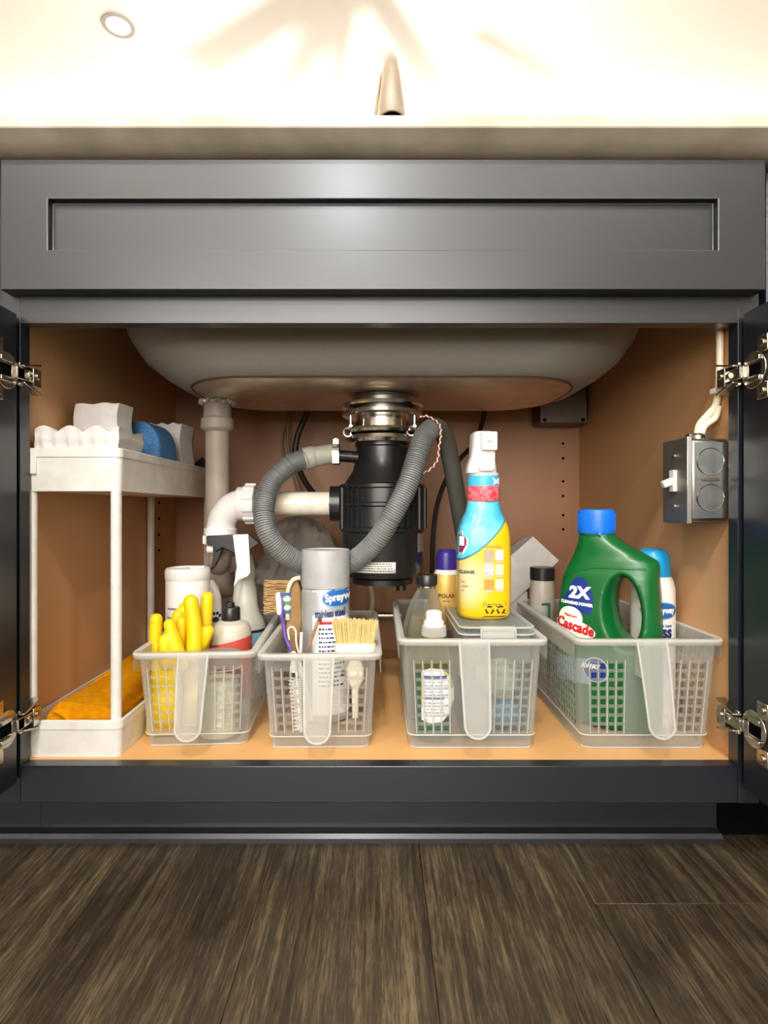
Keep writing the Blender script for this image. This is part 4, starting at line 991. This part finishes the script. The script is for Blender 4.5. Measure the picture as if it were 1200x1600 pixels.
# gold bottle
go = T('lotion_bottle', 'gold bottle with purple cap behind the glass bottle', 'bottle', (.112, .955, FZ))
sec = [(0, .026, .018), (.004, .030, .022), (.09, .031, .023), (.135, .0315, .023), (.165, .0315, .023), (.185, .0305, .022), (.198, .024, .019), (.205, .018, .016)]
gob = mk('body', loft([sup(0, 0, z, a, b, 2.2, 40) for z, a, b in sec]), mat('gold_plastic', (192, 142, 54), .35, metal=.25, noise=(12, (214, 176, 92), .7)), go)
mk('white_shoulder', loft([sup(0, 0, z, a, b, 2.2, 40) for z, a, b in ((.1985, .0226, .0186), (.206, .0187, .0167), (.209, .0175, .0155))]), WHITE, go)
mk('cap', loft([sup(0, 0, z, a, b, 2.1, 40) for z, a, b in ((.207, .0185, .0165), (.226, .0180, .016), (.235, .0165, .015), (.240, .012, .011))]), mat('purple_cap', (56, 40, 130), .3), go)
decal('lettering', gob, [gtext('POLAR', .0085, .0003, -.003, .166)]+textlines(-.003, .158, .012, 1, .004, .0012, 2), mat('brown_print', (70, 52, 30), .5))
decal('dark_print', gob, [grect(-.006, .022, .095, .112, 8, 3)], mat('dark_brown_print', (60, 30, 28), .5))
# clear lidded box
bxc = T('storage_box', 'clear plastic lidded box in the third basket under the yellow spray bottle', 'box', (.1555, .862, FZ))
ZT = .148
mk('box_wall', loft([rrect(0, 0, z, a, b, .012, 5) for z, a, b in ((0.0005, .040, .092), (.003, .043, .096), (ZT-.008, .0465, .102), (ZT-.004, .0485, .104))], True, False), CLEAR, bxc, smooth=40, solid=.0012)
mk('lid', [loft([rrect(0, 0, z, a, b, .013, 5) for z, a, b in ((ZT-.006, .0500, .1055), (ZT+.002, .0505, .106), (ZT+.004, .0485, .104), (ZT+.0035, .043, .098), (ZT+.001, .042, .097))], False, True)], CLEAR, bxc, smooth=40)
mk('lid_edge', [tube([(x, y, z) for x, y, z in (lambda q: q+[q[0]])(rrect(0, 0, ZT+.003, .0492, .1048, .013, 5))], .0011, 6, raw=True), tube([(x, y, z) for x, y, z in (lambda q: q+[q[0]])(rrect(0, 0, ZT-.006, .0502, .1057, .013, 5))], .0011, 6, raw=True)], FROST2, bxc)
mk('latch', [box(-.021, .021, -.1105, -.1065, ZT-.010, ZT-.001), box(-.023, .023, -.1115, -.100, ZT-.001, ZT+.0045), box(-.0235, -.021, -.111, -.106, ZT-.016, ZT+.002), box(.021, .0235, -.111, -.106, ZT-.016, ZT+.002)], FROST2, bxc, bev=.0012)
bm_c = lathe([(.001, 0), (.02, .004), (.028, .018), (.026, .034), (.018, .046), (.001, .05)], 32)
V = []
for x, y, z in bm_c[0]:
    q = pnoise(Vector((x*70, y*70, z*70)))*.010; L = math.hypot(x, y)+1e-6; V.append((x+x/L*q, y+y/L*q, z+q*.7))
o = mk('cleaning_rag', (V, bm_c[1]), mat('cream_rag', (222, 218, 200), .9, bump=(200, .5)), None, smooth=70, loc=(.165, .80, .187)); props(o, 'crumpled cream rag pressed against the front of the clear box', 'cloth')
o = mk('folded_towel', fuse([capsule((-.02, -.02, .024), (-.02, .12, .024), .020, .020), capsule((.018, -.02, .024), (.018, .12, .024), .020, .020)], .003, 5), mat('pale_blue_towel', (120, 160, 196), .95, bump=(300, .6)), None, smooth=70, loc=(.1555, .82, .1405)); props(o, 'folded pale blue towel lying in the bottom of the clear box', 'towel')
# yellow and blue spray bottle on the box
bx0, by0, bz0 = px(755, .845), .845, FZ+ZT+.0010
sb3 = T('spray_bottle', 'yellow and blue cleaner bottle with white trigger standing on the clear box', 'bottle', (bx0, by0, bz0), math.radians(0))
k_ = .845/906
def zz(y): return (962-y)*k_*1.0
sec = [(.0005, 33), (.003, 37), (.008, 40), (.03, 41), (zz(860), 41), (zz(835), 40), (zz(822), 38), (zz(808), 33), (zz(798), 28), (zz(788), 25.5), (zz(778), 24.5)]
def print_mat():
    m = bpy.data.materials.new('yellow_blue_wrap'); m.use_nodes = True; N = m.node_tree.nodes; L = m.node_tree.links; b = N['Principled BSDF']
    b.inputs['Roughness'].default_value = .28; b.inputs['Coat Weight'].default_value = .4
    tc = N.new('ShaderNodeTexCoord'); se = N.new('ShaderNodeSeparateXYZ'); L.new(tc.outputs['Object'], se.inputs[0])
    # printed edge: z > curve(x)
    a = N.new('ShaderNodeMath'); a.operation = 'MULTIPLY_ADD'; a.inputs[1].default_value = -.92; a.inputs[2].default_value = 0; L.new(se.outputs[0], a.inputs[0])
    s = N.new('ShaderNodeMath'); s.operation = 'ADD'; L.new(se.outputs[2], s.inputs[0]); L.new(a.outputs[0], s.inputs[1])
    x2 = N.new('ShaderNodeMath'); x2.operation = 'MULTIPLY'; L.new(se.outputs[0], x2.inputs[0]); L.new(se.outputs[0], x2.inputs[1])
    s2 = N.new('ShaderNodeMath'); s2.operation = 'MULTIPLY_ADD'; s2.inputs[1].default_value = -8.0; L.new(x2.outputs[0], s2.inputs[0]); L.new(s.outputs[0], s2.inputs[2])
    g = N.new('ShaderNodeMath'); g.operation = 'GREATER_THAN'; g.inputs[1].default_value = .1095; L.new(s2.outputs[0], g.inputs[0])
    g2 = N.new('ShaderNodeMath'); g2.operation = 'GREATER_THAN'; g2.inputs[1].default_value = .1068; L.new(s2.outputs[0], g2.inputs[0])
    nz = N.new('ShaderNodeTexNoise'); nz.inputs['Scale'].default_value = 28; L.new(tc.outputs['Object'], nz.inputs['Vector'])
    rb_ = N.new('ShaderNodeValToRGB'); rb_.color_ramp.elements[0].position = .42; rb_.color_ramp.elements[0].color = (*lin((66, 184, 220)), 1); rb_.color_ramp.elements[1].position = .6; rb_.color_ramp.elements[1].color = (*lin((112, 210, 236)), 1); L.new(nz.outputs[0], rb_.inputs[0])
    # pale patch printed on the left of the yellow field
    pm = N.new('ShaderNodeVectorMath'); pm.operation = 'DISTANCE'; pm.inputs[1].default_value = (-.035, -.036, .055); L.new(tc.outputs['Object'], pm.inputs[0])
    ry = N.new('ShaderNodeValToRGB'); ry.color_ramp.elements[0].position = .02; ry.color_ramp.elements[0].color = (*lin((212, 204, 160)), 1); ry.color_ramp.elements[1].position = .045; ry.color_ramp.elements[1].color = (*lin((232, 190, 14)), 1); L.new(pm.outputs[1], ry.inputs[0])
    m1 = N.new('ShaderNodeMix'); m1.data_type = 'RGBA'; L.new(g2.outputs[0], m1.inputs[0]); L.new(ry.outputs[0], m1.inputs[6]); m1.inputs[7].default_value = (*lin((44, 110, 140)), 1)
    m2 = N.new('ShaderNodeMix'); m2.data_type = 'RGBA'; L.new(g.outputs[0], m2.inputs[0]); L.new(m1.outputs[2], m2.inputs[6]); L.new(rb_.outputs[0], m2.inputs[7])
    L.new(m2.outputs[2], b.inputs['Base Color']); return m
CLX = mk('body', loft([sup(0, 0, z, w_*k_, min(w_*k_*.80, .031), 3.2 if w_ > 36 else 2.4, 56) for z, w_ in sec]), print_mat(), sb3, smooth=50)
# print on the wrap
OL = dict(off=.0005)
SW = [mat('swatch_taupe', (168, 152, 130), .5), mat('swatch_silver', (196, 194, 196), .4), mat('swatch_speckle', (150, 150, 156), .5, noise=(400, (220, 220, 224), 1.2)), mat('swatch_mint', (196, 212, 176), .5), mat('swatch_wood', (190, 128, 44), .5, noise=(90, (214, 160, 80), 1)), mat('swatch_pink', (230, 200, 176), .5)]
swp = ((-.0045, .0095, 855, 873), (.0115, .0235, 855, 871), (-.0045, .0095, 877, 894), (.0115, .0235, 877, 893), (-.0045, .0095, 900, 915), (.0115, .0235, 899, 915))
for (x0_, x1_, ya, yb), m_ in zip(swp, SW):
    decal('swatch', CLX, grect(x0_, x1_, zz(yb), zz(ya), 8, 4), m_, **OL)
    decal('swatch_caption', CLX, grect(x0_+.001, x1_-.001, zz(yb+3), zz(yb+1.3), 6, 1), mat('lilac_print', (190, 180, 200), .5), **OL)
decal('heading_print', CLX, textlines(.010, zz(849), .027, 2, .0022, .0011, 21), mat('ochre_print', (150, 120, 60), .5), **OL)
decal('recycle_box', CLX, [gline((-.005, zz(934)), (.027, zz(934)), .0006), gline((-.0065, zz(957)), (.028, zz(957)), .0006), gline((-.005, zz(934)), (-.0065, zz(957)), .0006), gline((.027, zz(934)), (.028, zz(957)), .0006), grect(-.004, .0115, zz(956), zz(954.6), 6, 1), grect(.012, .026, zz(956), zz(954.6), 6, 1)]+textlines(.011, zz(937), .028, 1, .002, .001, 3), INK, **OL)
def recyc(cx_, cz_, r):
    out = []
    for k in range(3):
        a0 = PI/2+k*2*PI/3
        pts_o = [(cx_+r*math.cos(a0+t), cz_+r*math.sin(a0+t)) for t in (-.75, -.4, 0, .35)]
        pts_i = [(cx_+r*.62*math.cos(a0+t), cz_+r*.62*math.sin(a0+t)) for t in (-.75, -.4, 0, .35)]
        V = pts_o+pts_i; F = [(i, i+1, 5+i, 4+i) for i in range(3)]; out.append((V, F))
        aa = a0+.35; V = [(cx_+r*1.2*math.cos(aa), cz_+r*1.2*math.sin(aa)), (cx_+r*.42*math.cos(aa), cz_+r*.42*math.sin(aa)), (cx_+r*.85*math.cos(aa+.42), cz_+r*.85*math.sin(aa+.42))]
        out.append((V, [(0, 1, 2)]))
    return out
decal('recycle_marks', CLX, recyc(.0035, zz(945.5), .0062)+recyc(.0195, zz(945.5), .0062)+[gline((.0125, zz(939)), (.0265, zz(952)), .0012)], INK, **OL)
decal('name_lettering', CLX, gtext('CLEANER', .0062, .0003, -.037, zz(889), align='LEFT', sx=.75), mat('dark_green_print', (60, 76, 60), .5), **OL)
decal('small_print', CLX, [grect(-.035, -.030, zz(905), zz(903), 3, 1), grect(-.034, -.026, zz(912), zz(909), 3, 1), grect(-.035, -.031, zz(918), zz(916), 3, 1)], mat('orange_print', (196, 140, 70), .5), **OL)
decal('emblem', CLX, gstar([(-.038, zz(820)), (-.033, zz(826)), (-.0262, zz(838)), (-.0262, zz(848)), (-.032, zz(862)), (-.038, zz(868))], -.034, zz(843), 5), WPR, **OL)
decal('emblem_field', CLX, gstar([(-.0378, zz(823)), (-.034, zz(828)), (-.0280, zz(839)), (-.0280, zz(847)), (-.033, zz(859)), (-.0378, zz(864))], -.034, zz(843), 5), mat('maroon_print', (128, 34, 58), .5), off=.0009)
decal('emblem_bar', CLX, grect(-.0376, -.0305, zz(849), zz(835), 4, 2), WPR, off=.0013)
mk('neck_band', lathe([(.0232, zz(781)), (.0236, zz(779)), (.0236, zz(760)), (.0228, zz(758))], 44), mat('red_band', (214, 44, 66), .35, noise=(160, (236, 130, 140), .5)), sb3)
mk('blue_band', lathe([(.0228, zz(759)), (.0228, zz(744)), (.0222, zz(742))], 44), mat('sky_band', (70, 176, 222), .35), sb3)
nb_ = mk('collar', lathe([(.0222, zz(743)), (.0222, zz(738)), (.0195, zz(736.5))], 44), WHITE, sb3)
bl = [c for c in sb3.children if c.name.startswith('blue_band')][0]
decal('white_tab', bl, gstar([(.010, zz(757)), (.012, zz(750)), (.0085, zz(745)), (.021, zz(745)), (.021, zz(757))], .016, zz(751), 3), WPR, off=.0004)
WT = mat('white_trigger_plastic', (244, 242, 240), .3)
hd = [(zz(738), .0215, .021, 0), (zz(730), .0212, .0215, 0), (zz(722), .0195, .021, -.002), (zz(712), .0165, .022, -.004), (zz(700), .0165, .024, -.005), (zz(684), .0160, .025, -.006), (zz(677), .0150, .023, -.006), (zz(675), .012, .019, -.006)]
mk('trigger_head', loft([sup(-.0035, y, z, a, b, 3.4, 40) for z, a, b, y in hd]), WT, sb3, smooth=50)
mk('nozzle', [cbox((.0015, -.035, zz(692)), (.022, .014, .026)), tf(lathe([(.004, 0), (.0032, .004)], 16), (.0015, -.0425, zz(690)), (PI/2, 0, 0))], WT, sb3, bev=.0025, seg=3)
mk('trigger', tf(prism([(-.012, -.014), (-.0105, .013), (.0105, .013), (.012, -.014), (.008, -.017), (-.008, -.017)], -.003, .003), (.0, -.0285, zz(718)), (math.radians(18), 0, 0)), WT, sb3, bev=.0012)
# ------------------------------------------------------------------ basket 4: green detergent jug
cr = math.radians(-36)
cs = T('detergent_bottle', 'green dishwasher gel bottle with blue cap and looped handle in the right basket', 'bottle', (.330, .836, FZ), cr)
GRN = mat('green_plastic', (6, 94, 42), .32, coat=.15, noise=(8, (8, 104, 48), .5))
def jug():
    prof_ = [(-.070, .069, 0, .030), (-.073, .071, .005, .036), (-.074, .072, .03, .038), (-.073, .072, .08, .0385), (-.0715, .072, .12, .0385), (-.069, .0715, .16, .038), (-.065, .0700, .19, .036), (-.060, .0680, .213, .034), (-.055, .0695, .2265, .031), (-.051, .0670, .2345, .0290), (-.048, .056, .2405, .027), (-.0415, .026, .2565, .0255), (-.040, .010, .268, .0235), (-.038, .006, .275, .022)]
    return loft([sup((a+b)/2, 0, z, (b-a)/2, d, 3.0 if z < .22 else 2.3, 48) for a, b, z, d in prof_])
V, F = [], []
rings = []
for y, s in ((-.06, 1.75), (-.040, 1.45), (-.030, 1.10), (-.018, .86), (0, .8), (.018, .86), (.030, 1.10), (.040, 1.45), (.06, 1.75)):
    rings.append([(.030+.0215*s*math.cos(t)-.004*math.sin(t), y, 0.166+(.048+.0215*(s-1)*1.0)*math.sin(t)) for t in [2*PI*k/40 for k in range(40)]])
hole = loft(rings)
jb = mk('body', fuse([jug()], .0024, 5, cut=[hole]), GRN, cs, smooth=80)
mk('cap', [lathe([(.0255, .271), (.0262, .273), (.0258, .300), (.0245, .3045), (.021, .306), (.001, .3055)], 48, (-.016, 0))]+[cbox((-.016+.0258*math.cos(2*PI*k/44), .0258*math.sin(2*PI*k/44), .287), (.0012, .0018, .024), Matrix.Rotation(2*PI*k/44, 3, 'Z')) for k in range(44)]+[cbox((-.016+.0262*math.cos(-1.15), .0262*math.sin(-1.15), .2725), (.008, .004, .006), Matrix.Rotation(-1.15, 3, 'Z'))], mat('bright_blue_cap', (22, 112, 226), .35), cs, smooth=40)
mk('neck_ring', lathe([(.0235, .266), (.0245, .268), (.0245, .272), (.0235, .273)], 40, (-.016, 0)), GRN, cs)
NB = mat('royal_blue_print', (22, 50, 128), .4); CRM = mat('cream_print', (244, 238, 222), .4)
W2 = mat('white_lettering', (244, 244, 244), .4); RDL = mat('red_lettering', (190, 28, 40), .4)
# shoulder crease
crease = []
for k in range(25):
    u = -.056+.112*k/24; v_ = .205+.019*math.sin(PI/2*min(1, (k+1)/14))
    crease.append((u, v_))
BVc = BVHTree.FromPolygons([tuple(v.co) for v in jb.data.vertices], [tuple(p.vertices) for p in jb.data.polygons])
pts_ = []
for u, v_ in crease:
    h = BVc.ray_cast(Vector((u, -1, v_)), Vector((0, 1, 0)))
    if h[0]: pts_.append(h[0]+Vector((0, .0006, 0)))
mk('shoulder_ridge', tube(pts_, .0017, 8, raw=True), GRN, cs, smooth=80)
DZ = .031
decal('blue_patch', jb, gstar([(x, z+DZ) for x, z in [(-.060, .141), (-.050, .153), (-.041, .172), (-.034, .178), (-.026, .178), (-.019, .172), (-.012, .158), (-.010, .148), (-.011, .132), (-.014, .126), (-.030, .129), (-.045, .134)]], -.031, .150+DZ, 6), NB)
decal('patch_lettering', jb, [gtext('2X', .0225, .0012, -.031, .1555+DZ, sx=1.05, shear=.1)], W2, off=.0009)
decal('patch_caption', jb, [gtext('CLEANING POWER', .0056, .0004, -.0345, .1405+DZ, sx=.98, rot=-.05)], W2, off=.0009)
decal('logo_cloud', jb, [gell(-.043, .150, .0185, .0165), gell(-.037, .1365, .031, .0118, rot=-.2)], CRM)
decal('logo_lettering', jb, gtext('Cascade', .0198, .0009, -.036, .1385, sx=.84, rot=-.19), RDL, off=.0009)
decal('logo_caption', jb, gtext('Platinum', .0055, .0002, -.042, .1535, rot=-.12), RDL, off=.0009)
decal('wave_print', jb, grect(-.066, -.012, .060, .095, 20, 6), mat('grey_blue_patch', (130, 158, 176), .45))
decal('round_emblem', jb, gell(-.006, .082, .0175, .0175), mat('pale_ring', (200, 210, 224), .4), off=.0007)
decal('round_field', jb, gell(-.006, .082, .0160, .0160), NB, off=.0010)
decal('emblem_lettering', jb, gtext('AWAY', .0085, .0006, -.013, .086), W2, off=.0014)
# glass cleaner can
t3, cb3 = can('glass_cleaner_can', 'white spray can with light blue cap behind the green detergent bottle', .3955, .838, .0300, .247, .198, None, mat('can_white', (226, 224, 220), .35), dome=True)
mk('shoulder', lathe([(.0293, .1945), (.0275, .203), (.0248, .209), (.0225, .2105)], 44), MATS['can_white'], t3)
mk('cap', lathe([(.0235, .2095), (.0238, .212), (.0236, .232), (.0225, .240), (.0185, .246), (.011, .2495), (.001, .250)], 44), mat('cyan_cap', (20, 148, 206), .3), t3)
yw = math.radians(0)
decal('oval_rim', cb3, gell(-.001, .164, .0245, .0125), LBLU, off=.0006)
decal('oval_logo', cb3, gell(-.001, .164, .0228, .0108), BLUEP, off=.0009)
decal('logo_lettering', cb3, gtext('Sprayway', .0115, .0005, 0.000, .1645, sx=.80), WPR, off=.0012)
decal('product_lettering', cb3, gtext('glass', .024, .0010, -.004, .134, sx=.8), mat('dark_navy_lettering', (30, 48, 92), .4), off=.0006)
decal('kind_lettering', cb3, gtext('world\'s best', .006, .0002, -.001, .143), BLUEP, off=.0006)
# black-lidded bottle at the back of basket 4
bl4 = T('spice_bottle', 'small grey translucent bottle with flat black lid left of the green detergent bottle', 'bottle', (.2775, .985, FZ))
mk('body', lathe([(.019, 0), (.021, .003), (.021, .165), (.020, .178), (.019, .186)], 36), mat('grey_cloudy_plastic', (166, 158, 146), .35), bl4)
mk('cap', lathe([(.0195, .186), (.0205, .187), (.0205, .206), (.0195, .2075), (.001, .2075)], 36), BLACK, bl4)
# small green scraper
gs_ = T('green_scraper', 'small dark green plastic tab left of the green detergent bottle', 'scraper', (.2705, .935, FZ))
mk('blade', box(-.008, .006, -.0015, .0015, .1505, .1545), mat('dark_green_plastic', (16, 90, 52), .4), gs_, bev=.0008)
mk('stem', box(.002, .006, -.0015, .0015, 0, .151), MATS['dark_green_plastic'], gs_, bev=.0008)
# white tilted card carton behind basket 3
cc_ = T('white_carton', 'tilted white cardboard carton leaning behind the third basket', 'box', (px(815, 1.15), 1.15, .136))
Yc = 1.13
pts = [(833, 838), (874, 876), (812, 932), (760, 980), (728, 930)]
mk('carton', prism([(px(x, Yc), pz(y, Yc)) for x, y in pts], Yc, Yc+.06), mat('white_card', (222, 218, 212), .7), cc_, world=True, bev=.001)
mk('carton_support', prism([(px(x, Yc), pz(y, Yc)) for x, y in ((745, 950), (825, 925), (830, 1035), (745, 1035))], Yc+.005, Yc+.055), MATS['white_card'], cc_, world=True, bev=.001)
# crumpled translucent bag behind basket 1 and 2
V, F = lathe([(.001, -.01)]+[(.1*math.sin(PI*k/24)**.7, .13-.13*math.cos(PI*k/24)) for k in range(1, 24)]+[(.001, .262)], 56)
V2 = []
for x, y, z in V:
    p = Vector((x*16, y*16, z*13)); q = abs(pnoise(p))*.044+abs(pnoise(p*2.3))*.022+abs(pnoise(p*5))*.008
    L = math.hypot(x, y)+1e-6; f_ = 1-q/max(L, .03); V2.append((x*f_*1.0, y*f_*.80, max(0, z)*1.12+pnoise(p*1.5)*.004*(1 if z > .01 else 0)))
o = mk('plastic_bag', (V2, F), clear('smoky_film', (210, 206, 198), (196, 190, 180), .70, rough=.3), None, smooth=25, loc=(px(464, 1.135), 1.135, .137)); props(o, 'crumpled grey translucent plastic bag behind the steel polish can', 'bag')
